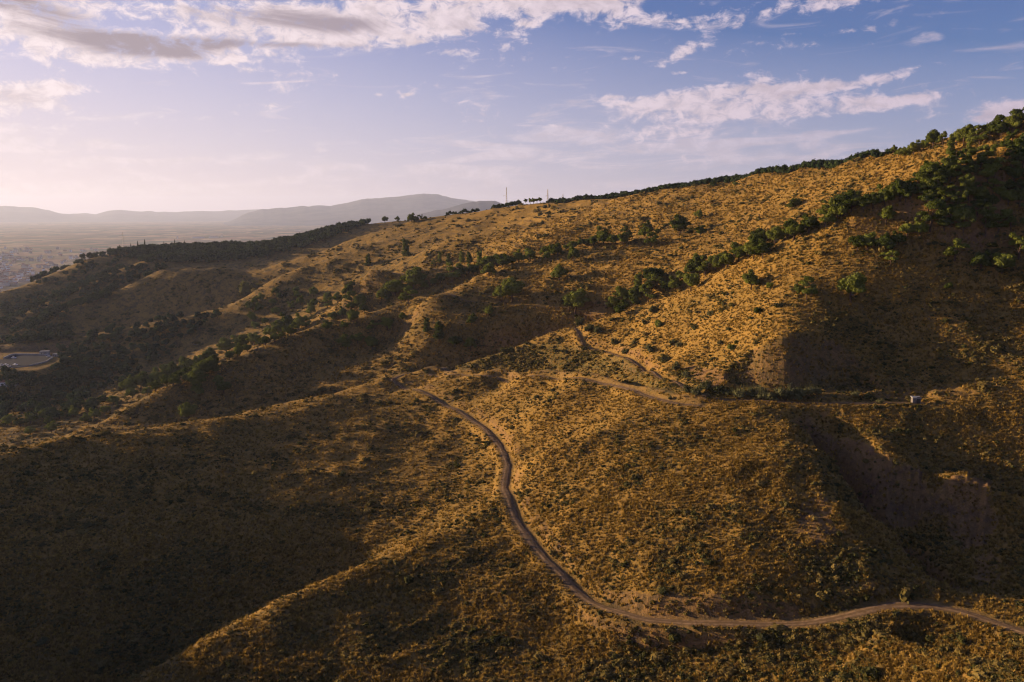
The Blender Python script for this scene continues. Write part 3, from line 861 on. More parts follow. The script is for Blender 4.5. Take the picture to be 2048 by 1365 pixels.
def plain_mat(name, col, rough=0.8, spec=0.2, var=0.12, scale=2.0):
    mt, t = new_mat(name)
    tc = t.n('ShaderNodeTexCoord').outputs['Object']
    f = t.noise(tc, scale, 5, 0.65)
    lo = tuple(c * (1 - var * 1.6) for c in col); hi = tuple(min(1, c * (1 + var)) for c in col)
    out_surface(t, principled(t, t.mix(t.ramp(f, 0.3, 0.7), lo, hi), rough, spec))
    return mt
def leaf_mat(name, dark, light, trans=0.25, patch=0.6):
    """foliage: colour differs from plant to plant and from clump to clump"""
    mt, t = new_mat(name)
    tc = t.n('ShaderNodeTexCoord').outputs['Object']
    rnd = t.n('ShaderNodeObjectInfo').outputs['Random']
    f = t.noise(tc, 1.3, 3, 0.6)
    k = t.m('ADD', t.m('MULTIPLY', rnd, patch), t.m('MULTIPLY', f, 1.0 - patch))
    c = t.mix(t.ramp(k, 0.2, 0.8), dark, light)
    a = t.n('ShaderNodeBsdfDiffuse'); t.put(a.inputs[0], c)
    b = t.n('ShaderNodeBsdfTranslucent'); t.put(b.inputs[0], c)
    mx = t.n('ShaderNodeMixShader'); mx.inputs[0].default_value = trans
    t.put(mx.inputs[1], a.outputs[0]); t.put(mx.inputs[2], b.outputs[0])
    out_surface(t, mx.outputs[0])
    return mt
M_PINE = leaf_mat('pine_needles', (0.042, 0.058, 0.013), (0.13, 0.15, 0.03), 0.25, 0.5)
M_CYPRESS = leaf_mat('cypress_needles', (0.012, 0.02, 0.010), (0.022, 0.032, 0.014), 0.1)
M_SHRUB = leaf_mat('broom_leaves', (0.06, 0.066, 0.03), (0.13, 0.13, 0.06), 0.25)
M_SCRUB = leaf_mat('scrub_leaves', (0.056, 0.057, 0.02), (0.185, 0.14, 0.046), 0.25, 0.85)
M_STRAW = leaf_mat('dry_grass', (0.155, 0.1, 0.026), (0.37, 0.245, 0.06), 0.35, 0.8)
M_BARK = plain_mat('pine_bark', (0.085, 0.055, 0.04), 0.95, 0.05)

# ------------------------------------------------------------------ dry grass and low scrub: ground cover nobody could count
def tuft(seed):
    rg = random.Random(seed); mb = MB()
    for i in range(15):
        a = rg.uniform(0, 6.283); r0 = rg.uniform(0, 0.16); lean = rg.uniform(0.1, 0.5); h = rg.uniform(0.28, 0.6)
        bx, by = r0 * math.cos(a), r0 * math.sin(a)
        w = rg.uniform(0.05, 0.1); pa = a + 1.57 + rg.uniform(-0.7, 0.7)
        ux, uy = math.cos(pa) * w, math.sin(pa) * w
        tx, ty = bx + math.cos(a) * lean, by + math.sin(a) * lean
        mx, my, mz = bx + math.cos(a) * lean * 0.35, by + math.sin(a) * lean * 0.35, h * 0.62
        mb.face([(bx - ux, by - uy, -0.08), (bx + ux, by + uy, -0.08), (mx + ux * 0.8, my + uy * 0.8, mz), (mx - ux * 0.8, my - uy * 0.8, mz)])
        mb.face([(mx - ux * 0.8, my - uy * 0.8, mz), (mx + ux * 0.8, my + uy * 0.8, mz), (tx, ty, h)])
    return mb.mesh('grass_tuft', [M_STRAW])
def leaf_quads(mb, rg, c, r, nq, size, zmin=-0.35, m=0):
    for i in range(nq):
        while True:
            d = Vector((rg.gauss(0, 1), rg.gauss(0, 1), rg.gauss(0, 1))).normalized()
            if d.z > zmin:
                break
        s = rg.uniform(0.78, 1.1)
        p = Vector((c[0] + d.x * r[0] * s, c[1] + d.y * r[1] * s, c[2] + d.z * r[2] * s))
        nn = (d + Vector((rg.gauss(0, 0.55), rg.gauss(0, 0.55), rg.gauss(0, 0.55)))).normalized()
        u = nn.orthogonal().normalized(); u.rotate(Matrix.Rotation(rg.uniform(0, 6.28), 3, nn)); v = nn.cross(u)
        q = size * rg.uniform(0.6, 1.3)
        mb.face([p - u * q, p - v * q * 0.7, p + u * q, p + v * q * 0.7], m)
def scrub(seed, flat=0.62):
    rg = random.Random(seed); mb = MB()
    for i in range(rg.randint(2, 4)):
        c = (rg.uniform(-0.3, 0.3), rg.uniform(-0.3, 0.3), rg.uniform(0.12, 0.3))
        r = (rg.uniform(0.28, 0.45), rg.uniform(0.28, 0.45), rg.uniform(0.22, 0.4) * flat / 0.62)
        mb.blob(c, tuple(k * 0.8 for k in r), seed * 7 + i, 1, 0.25)
        leaf_quads(mb, rg, c, r, 16, 0.13, -0.2)
    return mb.mesh('scrub_bush', [M_SCRUB])

def scatter(name, meshes, pos, rot, scl, idx, label, kind='stuff'):
    me = bpy.data.meshes.new(name)
    m = len(pos)
    me.vertices.add(m)
    me.vertices.foreach_set('co', np.asarray(pos, np.float32).ravel())
    at = me.attributes.new('spin', 'FLOAT_VECTOR', 'POINT'); at.data.foreach_set('vector', np.asarray(rot, np.float32).ravel())
    at = me.attributes.new('size', 'FLOAT_VECTOR', 'POINT'); at.data.foreach_set('vector', np.asarray(scl, np.float32).ravel())
    at = me.attributes.new('which', 'INT', 'POINT'); at.data.foreach_set('value', np.asarray(idx, np.int32))
    col = bpy.data.collections.new(name + '_kinds')
    for k, ms in enumerate(meshes):
        ob = bpy.data.objects.new('%s_kind_%02d' % (name, k), ms)
        col.objects.link(ob)
    ng = bpy.data.node_groups.new(name + '_scatter', 'GeometryNodeTree')
    ng.interface.new_socket('Geometry', in_out='INPUT', socket_type='NodeSocketGeometry')
    ng.interface.new_socket('Geometry', in_out='OUTPUT', socket_type='NodeSocketGeometry')
    N, L = ng.nodes, ng.links
    gi, go = N.new('NodeGroupInput'), N.new('NodeGroupOutput')
    ci = N.new('GeometryNodeCollectionInfo'); ci.inputs['Collection'].default_value = col
    ci.inputs['Separate Children'].default_value = True; ci.inputs['Reset Children'].default_value = True
    ip = N.new('GeometryNodeInstanceOnPoints'); ip.inputs['Pick Instance'].default_value = True
    def na_(nm, dt):
        nd = N.new('GeometryNodeInputNamedAttribute'); nd.data_type = dt; nd.inputs['Name'].default_value = nm
        return nd.outputs['Attribute']
    L.new(gi.outputs[0], ip.inputs['Points']); L.new(ci.outputs[0], ip.inputs['Instance'])
    L.new(na_('which', 'INT'), ip.inputs['Instance Index']); L.new(na_('spin', 'FLOAT_VECTOR'), ip.inputs['Rotation']); L.new(na_('size', 'FLOAT_VECTOR'), ip.inputs['Scale'])
    L.new(ip.outputs[0], go.inputs[0])
    o = link(name, me, None, kind=kind, label=label)
    md = o.modifiers.new('scatter', 'NODES'); md.node_group = ng
    return o

# how much of the view each patch of ground fills decides how many plants it gets
SA = np.abs((PX[1:, :-1] - PX[:-1, :-1]) * (PY[:-1, 1:] - PY[:-1, :-1]) - (PX[:-1, 1:] - PX[:-1, :-1]) * (PY[1:, :-1] - PY[:-1, :-1]))
FACING = ((PX[1:, :-1] - PX[:-1, :-1]) * (PY[:-1, 1:] - PY[:-1, :-1]) - (PX[:-1, 1:] - PX[:-1, :-1]) * (PY[1:, :-1] - PY[:-1, :-1])) < 0
HMAX = np.maximum.accumulate((GZ - CAMZ) / GR, axis=1)
SEEN = (((GZ - CAMZ) / GR) >= HMAX - 0.012)[:-1, :-1]
inframe = (PX > -260) & (PX < 2310) & (PY < 1560)
def cells(count, rmax, extra=None):
    w = np.minimum(SA, 40) * np.where(FACING, 1.0, 0.25) * np.where(SEEN, 1.0, 0.12)
    w = w * inframe[:-1, :-1] * (GR[:-1, :-1] < rmax)
    if extra is not None:
        w = w * extra[:-1, :-1]
    cdf = np.cumsum(w.ravel()); cdf /= cdf[-1]
    k = np.searchsorted(cdf, RNG.random(count))
    i, j = np.unravel_index(np.minimum(k, w.size - 1), w.shape)
    a = AZ[i] + RNG.random(count) * (AZ[1] - AZ[0]); l = LR[j] + RNG.random(count) * (LR[1] - LR[0])
    x, y = np.exp(l) * np.sin(a), np.exp(l) * np.cos(a)
    return x, y, ground_z(x, y), np.exp(l)
PATCH = perlin(GX / 26, GY / 26, 101) * 0.6 + perlin(GX / 9, GY / 9, 102) * 0.5
BARE = (1 - np.minimum(1, TRACK_RIM * 1.3)) * (1 - 0.85 * EARTH)
yardfree = (dyard > 4).astype(float)
x, y, z, r = cells(130000, 720, BARE * yardfree * (1 - 0.7 * THIN_DIM) * (1 - 0.6 * LUSH) * np.clip(0.75 - PATCH * 0.8, 0.12, 1.4))
m = len(x)
sz = RNG.uniform(0.75, 1.55, m) * np.clip(r / 330, 0.9, 2.0)
scatter('dry_grass', [tuft(s) for s in range(7)], np.stack([x, y, z - 0.05], 1), np.stack([RNG.normal(0, 0.16, m), RNG.normal(0, 0.16, m), RNG.uniform(0, 6.28, m)], 1),
        np.stack([sz, sz, sz * RNG.uniform(0.7, 1.15, m)], 1), RNG.integers(0, 7, m), 'straw-coloured dry grass in tufts all over the hillsides')
x, y, z, r = cells(74000, 1400, np.where(TRACK_RIM > 0.3, 0, 1) * yardfree * (1 - 0.93 * EARTH) * np.clip(0.22 + PATCH * 1.6, 0.04, 1.6) * (1 + 3.5 * LUSH))
m = len(x)
sz = RNG.lognormal(-0.3, 0.5, m) * np.clip(r / 330, 0.72, 2.3) * 1.1
scatter('low_scrub', [scrub(s) for s in range(9)], np.stack([x, y, z - 0.06 * sz], 1), np.stack([RNG.normal(0, 0.1, m), RNG.normal(0, 0.1, m), RNG.uniform(0, 6.28, m)], 1),
        np.stack([sz * RNG.uniform(0.8, 1.25, m), sz * RNG.uniform(0.8, 1.25, m), sz * RNG.uniform(0.7, 1.1, m)], 1), RNG.integers(0, 9, m), 'low grey-green scrub dotted over the dry slopes')

# ------------------------------------------------------------------ pines
def pine_crown(seed, shape):
    """crown one metre across standing on z = 0 .. about 1; SHAPE: round, tall, broken or bush"""
    rg = random.Random(seed); mb = MB()
    lobes = []
    if shape == 'round':
        lobes.append(((rg.uniform(-.06, .06), rg.uniform(-.06, .06), 0.5), (0.37, 0.37, 0.33)))
        for i in range(11):
            a = i * 2.4 + rg.uniform(-0.5, 0.5); k = rg.uniform(0.14, 0.4)
            lobes.append(((k * math.cos(a), k * math.sin(a), rg.uniform(0.28, 0.74) + (0.14 if k < 0.24 else -0.06)), (rg.uniform(0.11, 0.22),) * 2 + (rg.uniform(0.1, 0.18),)))
    elif shape == 'tall':
        for i in range(10):
            a = i * 2.4; zz = 0.18 + 0.105 * i; k = rg.uniform(0.08, 0.24) * (1.1 - 0.06 * i)
            lobes.append(((k * math.cos(a), k * math.sin(a), zz), (rg.uniform(0.18, 0.28) * (1.15 - 0.06 * i),) * 2 + (rg.uniform(0.14, 0.2),)))
    elif shape == 'broken':
        for i in range(8):
            a = i * 2.4 + rg.uniform(-0.4, 0.4); k = rg.uniform(0.1, 0.42)
            lobes.append(((k * math.cos(a), k * math.sin(a), rg.uniform(0.25, 0.92)), (rg.uniform(0.13, 0.24),) * 2 + (rg.uniform(0.1, 0.16),)))
    else:
        for i in range(6):
            a = i * 2.4; k = rg.uniform(0.1, 0.28)
            lobes.append(((k * math.cos(a), k * math.sin(a), rg.uniform(0.16, 0.42)), (rg.uniform(0.18, 0.26),) * 2 + (rg.uniform(0.14, 0.22),)))
    for i, (c, r) in enumerate(lobes):
        mb.blob(c, tuple(k * 0.84 for k in r), seed * 31 + i, 2 if i == 0 else 1, 0.16)
        leaf_quads(mb, rg, c, r, int(620 * r[0]), 0.042, -0.55)
    return mb.mesh('pine_crown_' + shape, [M_PINE])
def pine_trunk(seed, shape):
    rg = random.Random(seed); mb = MB()
    p = Vector((0, 0, -0.12)); w = 0.042
    knots = [p]
    for i in range(5):
        q = p + Vector((rg.uniform(-0.03, 0.03), rg.uniform(-0.03, 0.03), 0.17))
        mb.beam(p, q, w, w * 0.84, 6); w *= 0.84; p = q; knots.append(p)
    for i in range(5):
        a = i * 2.4 + rg.uniform(-0.3, 0.3); b = knots[2 + i % 3]
        mb.beam(b, b + Vector((math.cos(a) * 0.3, math.sin(a) * 0.3, rg.uniform(0.12, 0.3))), 0.02, 0.007, 5)
    return mb.mesh('pine_trunk', [M_BARK])
SHAPES = {'round': [pine_crown(s, 'round') for s in (1, 2, 3, 4, 5, 6)] + [pine_crown(25, 'broken')], 'tall': [pine_crown(s, 'tall') for s in (11, 12, 13)], 'broken': [pine_crown(s, 'broken') for s in (21, 22, 23, 24)], 'bush': [pine_crown(s, 'bush') for s in (31, 32)]}
TRUNKS = [pine_trunk(s, 'any') for s in (1, 2, 3)]
TREE_XY = []
def plant_pine(pos, width, shape, label, group, lift=0.22, height=1.0, name='pine_tree'):
    root = bpy.data.objects.new(name, None)
    root.empty_display_size = 0.5
    C.objects.link(root)
    root.location = pos
    root.rotation_euler = (random.gauss(0, 0.04), random.gauss(0, 0.04), random.uniform(0, 6.283))
    root['label'] = label; root['category'] = 'bush' if shape == 'bush' else 'tree'
    if group:
        root['group'] = group
    cr = link('crown', random.choice(SHAPES[shape]), None, root)
    hs = width * height * random.uniform(0.9, 1.1)
    cr.scale = (width * random.uniform(0.92, 1.08), width * random.uniform(0.92, 1.08), hs)
    cr.location = (0, 0, lift * width - 0.12 * width)
    if shape != 'bush':
        tr = link('trunk', random.choice(TRUNKS), None, root)
        tr.scale = (width * 1.1, width * 1.1, width * (0.55 + lift) / 0.75)
    TREE_XY.append((pos[0], pos[1], width))
    return root

ORD = ['first', 'second', 'third', 'fourth', 'fifth', 'sixth', 'seventh', 'eighth', 'ninth', 'tenth', 'eleventh', 'twelfth', 'thirteenth', 'fourteenth', 'fifteenth', 'sixteenth', 'seventeenth', 'eighteenth', 'nineteenth']
def ordinal(k):
    if k < 19:
        return ORD[k]
    tens, ones = divmod(k + 1, 10)
    w = ['', '', 'twenty', 'thirty', 'forty', 'fifty', 'sixty', 'seventy'][tens]
    return w + '-' + ORD[ones - 1] if ones else w[:-1] + 'ieth'

# trees surveyed one by one: column and row of the foot, crown width in photo pixels, shape
R_, T_, B_, U_ = 'round', 'tall', 'broken', 'bush'
ROWS = [
 ('pines in the row up the crest of the sunlit face', 'pine from the low end of the row along the crest above the sunlit face', (330, 440), [
  (1226,624,26,R_),(1240,632,20,R_),(1244,606,28,R_),(1250,622,20,R_),(1267,602,25,R_),(1269,614,20,R_),(1275,586,24,T_),(1296,605,28,R_),(1303,588,35,R_),(1305,573,35,R_),(1330,583,21,R_),(1349,583,26,R_),(1362,563,18,R_),(1381,583,33,R_),(1384,555,30,R_),(1396,536,23,R_),(1409,553,31,R_),(1432,543,28,R_),(1447,530,21,R_),(1455,538,28,R_),(1478,523,33,R_),(1498,515,26,R_),(1508,518,25,R_),(1513,503,27,R_),(1520,490,28,R_),(1526,517,27,R_),(1549,491,30,R_),(1575,478,22,R_),(1586,482,34,R_),(1618,466,32,R_),(1650,455,32,R_),(1674,445,36,R_),(1687,432,42,R_),(1703,424,30,R_),(1725,424,28,R_),(1746,418,26,R_),(1768,413,30,R_),(1784,402,26,R_),(1800,402,31,R_)]),
 ('pines spread over the shoulder across the valley', 'pine from the west of the clumps on the shoulder across the valley', (430, 640), [
  (1002,532,20,R_),(1015,532,20,R_),(1024,530,15,R_),(1038,527,21,R_),(1048,523,13,R_),(1060,523,23,R_),(1089,512,18,R_),(1094,520,15,R_),(1103,508,16,R_),(1115,515,24,R_),(1132,502,11,R_),(1145,502,18,R_),(1147,523,23,R_),(1161,493,15,R_),(1175,492,13,R_),(1187,493,18,R_),(1206,492,28,R_),(1227,492,21,R_),(1246,492,23,R_),(1253,477,21,R_),(1288,475,18,R_),(1297,467,19,R_),(1303,495,28,R_),(1359,470,31,R_),(1400,475,21,R_),(1396,439,16,R_)]),
 ('pines in the row along the long low spur', 'pine from the far-left end of the row along the low spur', (440, 640), [
  (256,763,25,R_),(281,760,28,R_),(308,753,30,R_),(325,733,23,R_),(335,756,23,R_),(340,720,24,R_),(346,746,21,R_),(366,725,26,R_),(376,735,30,R_),(394,718,26,R_),(404,733,21,R_),(411,751,31,R_),(420,728,28,R_),(430,743,20,T_),(452,710,28,R_),(472,702,26,R_),(488,698,26,R_),(508,691,24,R_),(518,691,14,R_),(530,690,17,R_),(541,676,21,R_),(558,675,29,R_),(574,662,27,R_),(588,673,23,R_),(597,660,24,R_),(612,655,18,R_),(665,642,17,R_),(684,635,17,R_),(703,622,31,R_),(721,614,23,R_),(729,627,18,R_),(764,601,20,R_),(775,597,22,T_),(790,594,36,R_),(828,582,43,R_),(850,579,15,R_),(866,571,12,R_),(881,566,20,R_),(904,564,34,R_),(922,556,20,R_),(937,548,17,R_),(947,551,22,R_),(978,553,25,R_),(977,538,27,R_),(993,533,20,R_),(1005,536,19,R_)]),
 ('pines on the slope below the low spur', 'lone pine from the left on the slope below the low spur', (430, 560), [
  (709,645,22,R_),(688,658,14,R_),(655,663,19,R_),(745,663,19,R_),(774,660,22,R_),(716,687,19,R_),(805,642,14,R_),(685,694,21,R_),(696,699,22,R_),(744,699,24,R_),(941,700,23,R_),(909,694,23,R_),(944,650,19,R_),(977,634,17,R_),(448,787,25,R_),(437,769,18,R_),(388,775,30,R_),(404,761,21,R_),(393,787,24,T_),(348,773,20,R_),(356,762,14,R_),(294,792,17,R_),(265,797,18,R_),(378,841,30,R_)]),
 ('dark trees above the far contour path', 'dark slim tree from the left along the far contour path', (580, 720), [
  (704,528,12,R_),(737,531,15,T_),(813,513,19,T_),(868,532,10,R_),(879,526,12,T_),(897,528,13,T_),(924,526,15,T_),(939,527,15,T_),(959,533,17,T_)]),
 ('pines on the skyline at the upper right', 'pine from the left in the skyline row at the upper right', (400, 480), [
  (1786,307,13,R_),(1797,314,17,R_),(1808,316,22,R_),(1828,309,25,R_),(1846,303,20,R_),(1866,297,32,R_),(1885,291,20,B_),(1901,309,22,T_),(1913,291,27,R_),(1928,288,33,R_),(1942,292,22,T_),(1960,290,32,R_),(1982,275,28,R_),(1995,273,28,B_),(2003,277,32,R_),(2024,269,35,R_),(2043,262,32,B_)]),
 ('pines scattered down the shaded slope', 'pine from the left on the shaded slope below the wooded crest', (270, 360), [
  (1714,503,26,R_),(1736,500,27,R_),(1768,505,32,R_),(1781,531,24,B_),(1797,491,22,R_),(1815,474,24,R_),(1840,474,25,R_),(1861,462,35,B_),(1888,461,22,R_),(1909,523,33,R_),(1926,470,30,B_),(1922,457,32,R_),(1971,472,30,B_),(1773,449,25,R_),(1960,540,32,R_),(2002,548,34,R_),(2036,518,30,B_)]),
]
for group, lab, (rlo, rhi), lst in ROWS:
    lst = sorted(lst)
    for k, (px, py, w, sh) in enumerate(lst):
        p = pix_ground(px, py)
        rr = math.hypot(p[0], p[1])
        if not rlo * 0.93 < rr < rhi * 1.1:
            p = pix_ground(px, py, (rlo + rhi) / 2, rhi / ((rlo + rhi) / 2))
        slant = math.sqrt(p[0] ** 2 + p[1] ** 2 + (p[2] - CAMZ) ** 2)
        wm = w * slant / FPX * (1.22 if rlo < 395 or rlo > 401 else 1.0)
        plant_pine(p, wm, sh, ordinal(k) + ' ' + lab, group, lift=(0.12 if 'low spur' in group else 0.16) if sh == 'round' else (0.06 if sh == 'tall' else 0.28), height=1.0 if sh == 'round' else (1.12 if sh == 'tall' else 1.05))
# trees and bushes that stand apart
SINGLES = [
 (1119,563,25,R_,'lone round pine in the middle of the shaded slope across the valley'),
 (1023,605,38,R_,'larger of the two big round pines beside the narrow contour path'),
 (1003,603,24,R_,'smaller round pine hugging the big one beside the narrow contour path'),
 (1152,626,38,R_,'big dark round pine overhanging the narrow contour path below'),
 (1138,623,24,R_,'smaller half of the dark pine pair overhanging the narrow contour path'),
 (816,612,29,R_,'single dark round pine where the narrow contour path begins'),
 (854,667,17,T_,'slim upright pine on the dark slope, left of a wider one'),
 (878,683,25,T_,'wide upright pine standing alone on the dark slope above the valley'),
 (1503,580,28,R_,'umbrella pine with a bare trunk standing alone on the sunlit face'),
 (1540,582,13,R_,'small round pine to the right of the umbrella pine on the sunlit face'),
 (1613,600,29,R_,'round pine with lit left side where the sunlit face turns into shade'),
 (1597,591,16,R_,'little pine touching the left of a round pine at the shade line'),
 (1702,605,42,R_,'large bright round pine alone in the shaded slope'),
 (1852,408,30,B_,'dark ragged pine jutting above the belt of pines below the wooded crest'),
 (1855,366,34,B_,'dark ragged pine standing out against the gold grass below the skyline'),
 (1517,627,20,U_,'small green bush in the middle of the sunlit face'),
 (1318,655,21,U_,'bright green bush low on the left of the sunlit face'),
 (1896,578,15,U_,'tiny sunlit bush alone in the dark slope'),
 (1588,415,30,U_,'low dark bush flat on the golden upper hillside'),
 (1650,408,13,U_,'small dark bush on the golden upper hillside, right of a flat one'),
 (1464,700,16,U_,'small dull bush near the edge of the clay pit'),
 (1427,373,18,U_,'flat dark bush just under the golden crest'),
 (1470,371,14,U_,'smaller dark bush just under the golden crest, to the right'),
 (770,441,14,R_,'round tree on the bare left skyline, first of two apart'),
 (795,442,10,R_,'small round tree on the bare left skyline, second of two apart'),
 (823,445,19,R_,'widest tree of the small skyline clump'),
 (833,444,13,R_,'middle tree of the small skyline clump'),
 (843,441,11,R_,'right-hand little tree of the small skyline clump'),
 (850,440,9,R_,'last small tree at the right end of the small skyline clump'),
]
for px, py, w, sh, lab in SINGLES:
    p = pix_ground(px, py)
    slant = math.sqrt(p[0] ** 2 + p[1] ** 2 + (p[2] - CAMZ) ** 2)
    plant_pine(p, w * slant / FPX * (1.3 if py > 450 else 1.0), sh, lab, None, lift=(0.2 if py > 450 else 0.1) if sh != U_ else 0.1, name='pine_tree' if sh != U_ else 'bush')

def scatter_poly(poly, count, gap, rlo=0, rhi=1e9, seed=1):
    rg = random.Random(seed); out = []
    xs = [q[0] for q in poly]; ys = [q[1] for q in poly]
    for _ in range(count * 60):
        px, py = rg.uniform(min(xs), max(xs)), rg.uniform(min(ys), max(ys))
        if not in_poly(np.array([px]), np.array([py]), poly)[0]:
            continue
        if any((px - a) ** 2 + ((py - b) * 1.6) ** 2 < gap * gap for a, b, _p in out):
            continue
        p = pix_ground(px, py)
        if not rlo < math.hypot(p[0], p[1]) < rhi:
            continue
        out.append((px, py, p))
        if len(out) >= count:
            break
    return out
BELT = [(1830,400),(1850,385),(1905,335),(1935,318),(2010,290),(2048,272),(2070,300),(2070,470),(2000,475),(1950,450),(1900,445),(1860,440),(1840,425),(1855,408),(1900,385),(1950,372),(1925,362),(1880,378)]
for px, py, p in scatter_poly(BELT, 58, 20, 320, 460, 5):
    plant_pine(p, random.uniform(4.4, 6.6), random.choice([B_, R_, R_]), 'green pine in the dense wood filling the upper right slope', 'dense pine wood at the upper right', lift=0.26)
for k, (px, py, p) in enumerate(sorted(scatter_poly([(1785,405),(1830,372),(1860,352),(1880,360),(1900,345),(1915,360),(1880,385),(1850,398),(1810,410)], 16, 14, 320, 430, 6))):
    plant_pine(p, random.uniform(4.8, 6.8), random.choice([B_, R_]), ordinal(k) + ' pine from the left in the thick belt rising to the upper right wood', 'thick pine belt below the upper right wood', lift=0.24)
DARK = [(165,668),(215,655),(280,642),(355,627),(385,618),(430,620),(440,645),(365,680),(280,700),(215,717),(150,718),(90,760),(75,800),(120,820),(190,790),(250,770),(300,735),(360,705),(330,690),(200,690)]
DARK_PTS = [q[2] for q in scatter_poly(DARK, 150, 8, 560, 900, 8)]
for k, (px, py, p) in enumerate(sorted(scatter_poly([(240,775),(330,735),(420,700),(500,675),(560,655),(610,640),(625,655),(570,680),(500,705),(430,735),(340,775),(260,800)], 34, 13, 440, 560, 15))):
    plant_pine(p, random.uniform(6.0, 8.5), R_, ordinal(k) + ' pine from the left among those filling the row on the low spur', 'pines filling the row on the low spur', lift=0.12)
for k, (px, py, p) in enumerate(sorted(scatter_poly([(0,800),(40,790),(120,800),(200,800),(240,815),(180,850),(100,870),(0,880)], 16, 18, 420, 620, 16))):
    plant_pine(p, random.uniform(6.5, 9.0), R_, ordinal(k) + ' dark pine from the left at the foot of the low spur', 'dark pines at the foot of the low spur', lift=0.1)
for k, (px, py, p) in enumerate(sorted(scatter_poly([(500,605),(540,590),(590,582),(625,590),(640,600),(700,580),(720,600),(660,615),(600,640),(555,625),(560,655),(505,660)], 22, 14, 540, 860, 9))):
    plant_pine(p, random.uniform(7.0, 10.5), R_, ordinal(k) + ' dark pine from the left in the hollow behind the low spur', 'dark pines in the hollow behind the low spur', lift=0.1)

# farther woods that read as one mass: the hill before the plain, the dark valley on the left, the plantation behind the crest
FAR_MESH = []
for sh, s in ((R_, 1), (R_, 2), (T_, 11), (B_, 21)):
    rg = random.Random(s); mb = MB()
    for i in range(5):
        a = i * 2.4; k = 0.2
        c = (k * math.cos(a), k * math.sin(a), 0.5 + rg.uniform(-0.12, 0.2)); r_ = (0.26, 0.26, 0.22)
        mb.blob(c, r_, s * 5 + i, 1, 0.22)
        leaf_quads(mb, rg, c, (0.3, 0.3, 0.26), 26, 0.07, -0.5)
    mb.beam((0, 0, -0.2), (0, 0, 0.5), 0.04, 0.03, 5, 1)
    FAR_MESH.append(mb.mesh('far_pine_' + str(s), [M_PINE, M_BARK]))
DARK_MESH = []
M_DARKPINE = leaf_mat('shaded_pine_needles', (0.015, 0.028, 0.014), (0.038, 0.056, 0.022), 0.15, 0.6)  # dark green of the far woods, with the plantation's backlit shade painted in
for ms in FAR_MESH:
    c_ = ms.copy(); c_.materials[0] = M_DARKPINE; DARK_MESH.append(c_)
def far_wood(name, spots, lo, hi, label, meshes=FAR_MESH):
    spots = np.array(spots); m = len(spots)
    sz = RNG.uniform(lo, hi, m)
    scatter(name, meshes, spots, np.stack([np.zeros(m), np.zeros(m), RNG.uniform(0, 6.28, m)], 1), np.stack([sz, sz, sz * RNG.uniform(0.9, 1.2, m)], 1), RNG.integers(0, 4, m), label)
def wood_points(poly, count, rlo, rhi, seed):
    rg = np.random.default_rng(seed)
    m = in_poly(PX, PY, poly) & (GR > rlo) & (GR < rhi)
    i, j = np.where(m)
    w = (GR[i, j] ** 2); w = w / w.sum()
    k = rg.choice(len(i), count, p=w)
    a = AZ[i[k]] + rg.random(count) * (AZ[1] - AZ[0]); l = LR[j[k]] + rg.random(count) * (LR[1] - LR[0])
    x, y = np.exp(l) * np.sin(a), np.exp(l) * np.cos(a)
    return np.stack([x, y, ground_z(x, y)], 1)
hillwood = np.concatenate([wood_points([(775,436),(700,440),(640,455),(560,480),(480,476),(300,486),(225,494),(215,512),(300,530),(420,528),(520,520),(600,500),(660,480),(720,455)], 2600, 1050, 1420, 1),
                           wood_points([(225,496),(160,520),(60,565),(70,600),(190,580),(260,530)], 120, 1080, 1400, 2)])
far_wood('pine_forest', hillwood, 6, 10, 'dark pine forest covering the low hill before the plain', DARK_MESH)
valley = np.concatenate([np.array(DARK_PTS), wood_points([(110,700),(150,690),(210,690),(260,700),(220,740),(170,770),(110,790),(80,770),(120,735)], 60, 640, 900, 6), wood_points([(0,752),(30,750),(70,752),(90,770),(40,795),(0,800)], 22, 600, 760, 7), wood_points([(0,615),(60,598),(110,590),(170,568),(225,545),(300,535),(330,540),(235,580),(215,605),(150,625),(90,660),(0,672)], 620, 950, 1260, 3),
                         wood_points([(0,682),(60,672),(130,655),(148,662),(140,684),(40,690),(0,692)], 130, 800, 980, 4),
                         wood_points([(0,800),(40,795),(110,790),(180,800),(190,830),(90,850),(0,850)], 55, 430, 760, 5)])
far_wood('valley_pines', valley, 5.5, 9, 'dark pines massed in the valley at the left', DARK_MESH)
rowp = []
rg = np.random.default_rng(9)
for px in np.arange(1100, 1790, 1.0):
    t_ = (px - 1100) / 690.0
    row = np.interp(px, [1100, 1200, 1300, 1400, 1500, 1600, 1700, 1780], [409, 399, 385, 369, 353, 338, 321, 309])
    rc = np.interp(px, [1100, 1200, 1300, 1400, 1500, 1600, 1700, 1780], [800, 760, 720, 670, 620, 565, 515, 480])
    a, e = pix_dir(px + rg.uniform(-2, 2), row)
    rr = rc * rg.uniform(1.015, 1.07)
    x, y = rr * math.sin(a), rr * math.cos(a)
    dens = 1.0 if px < 1620 else max(0.15, 1 - (px - 1620) / 140)
    if rg.random() < dens:
        rowp.append((x, y, float(ground_z(np.array([x]), np.array([y]))[0]) - 0.9))
for (p0, p1, r0, r1) in ((985, 1042, 850, 822), (895, 960, 885, 870)):
    for px in np.arange(p0, p1, 2.2 if p0 > 950 else 5.0):
        a, e = pix_dir(px, 420)
        rr = np.interp(px, [p0, p1], [r0, r1]) * rg.uniform(1.015, 1.06)
        x, y = rr * math.sin(a), rr * math.cos(a)
        rowp.append((x, y, float(ground_z(np.array([x]), np.array([y]))[0])))
far_wood('pine_plantation', rowp, 4.2, 6.2, 'long dark pine plantation lining the back of the grassy crest', DARK_MESH)
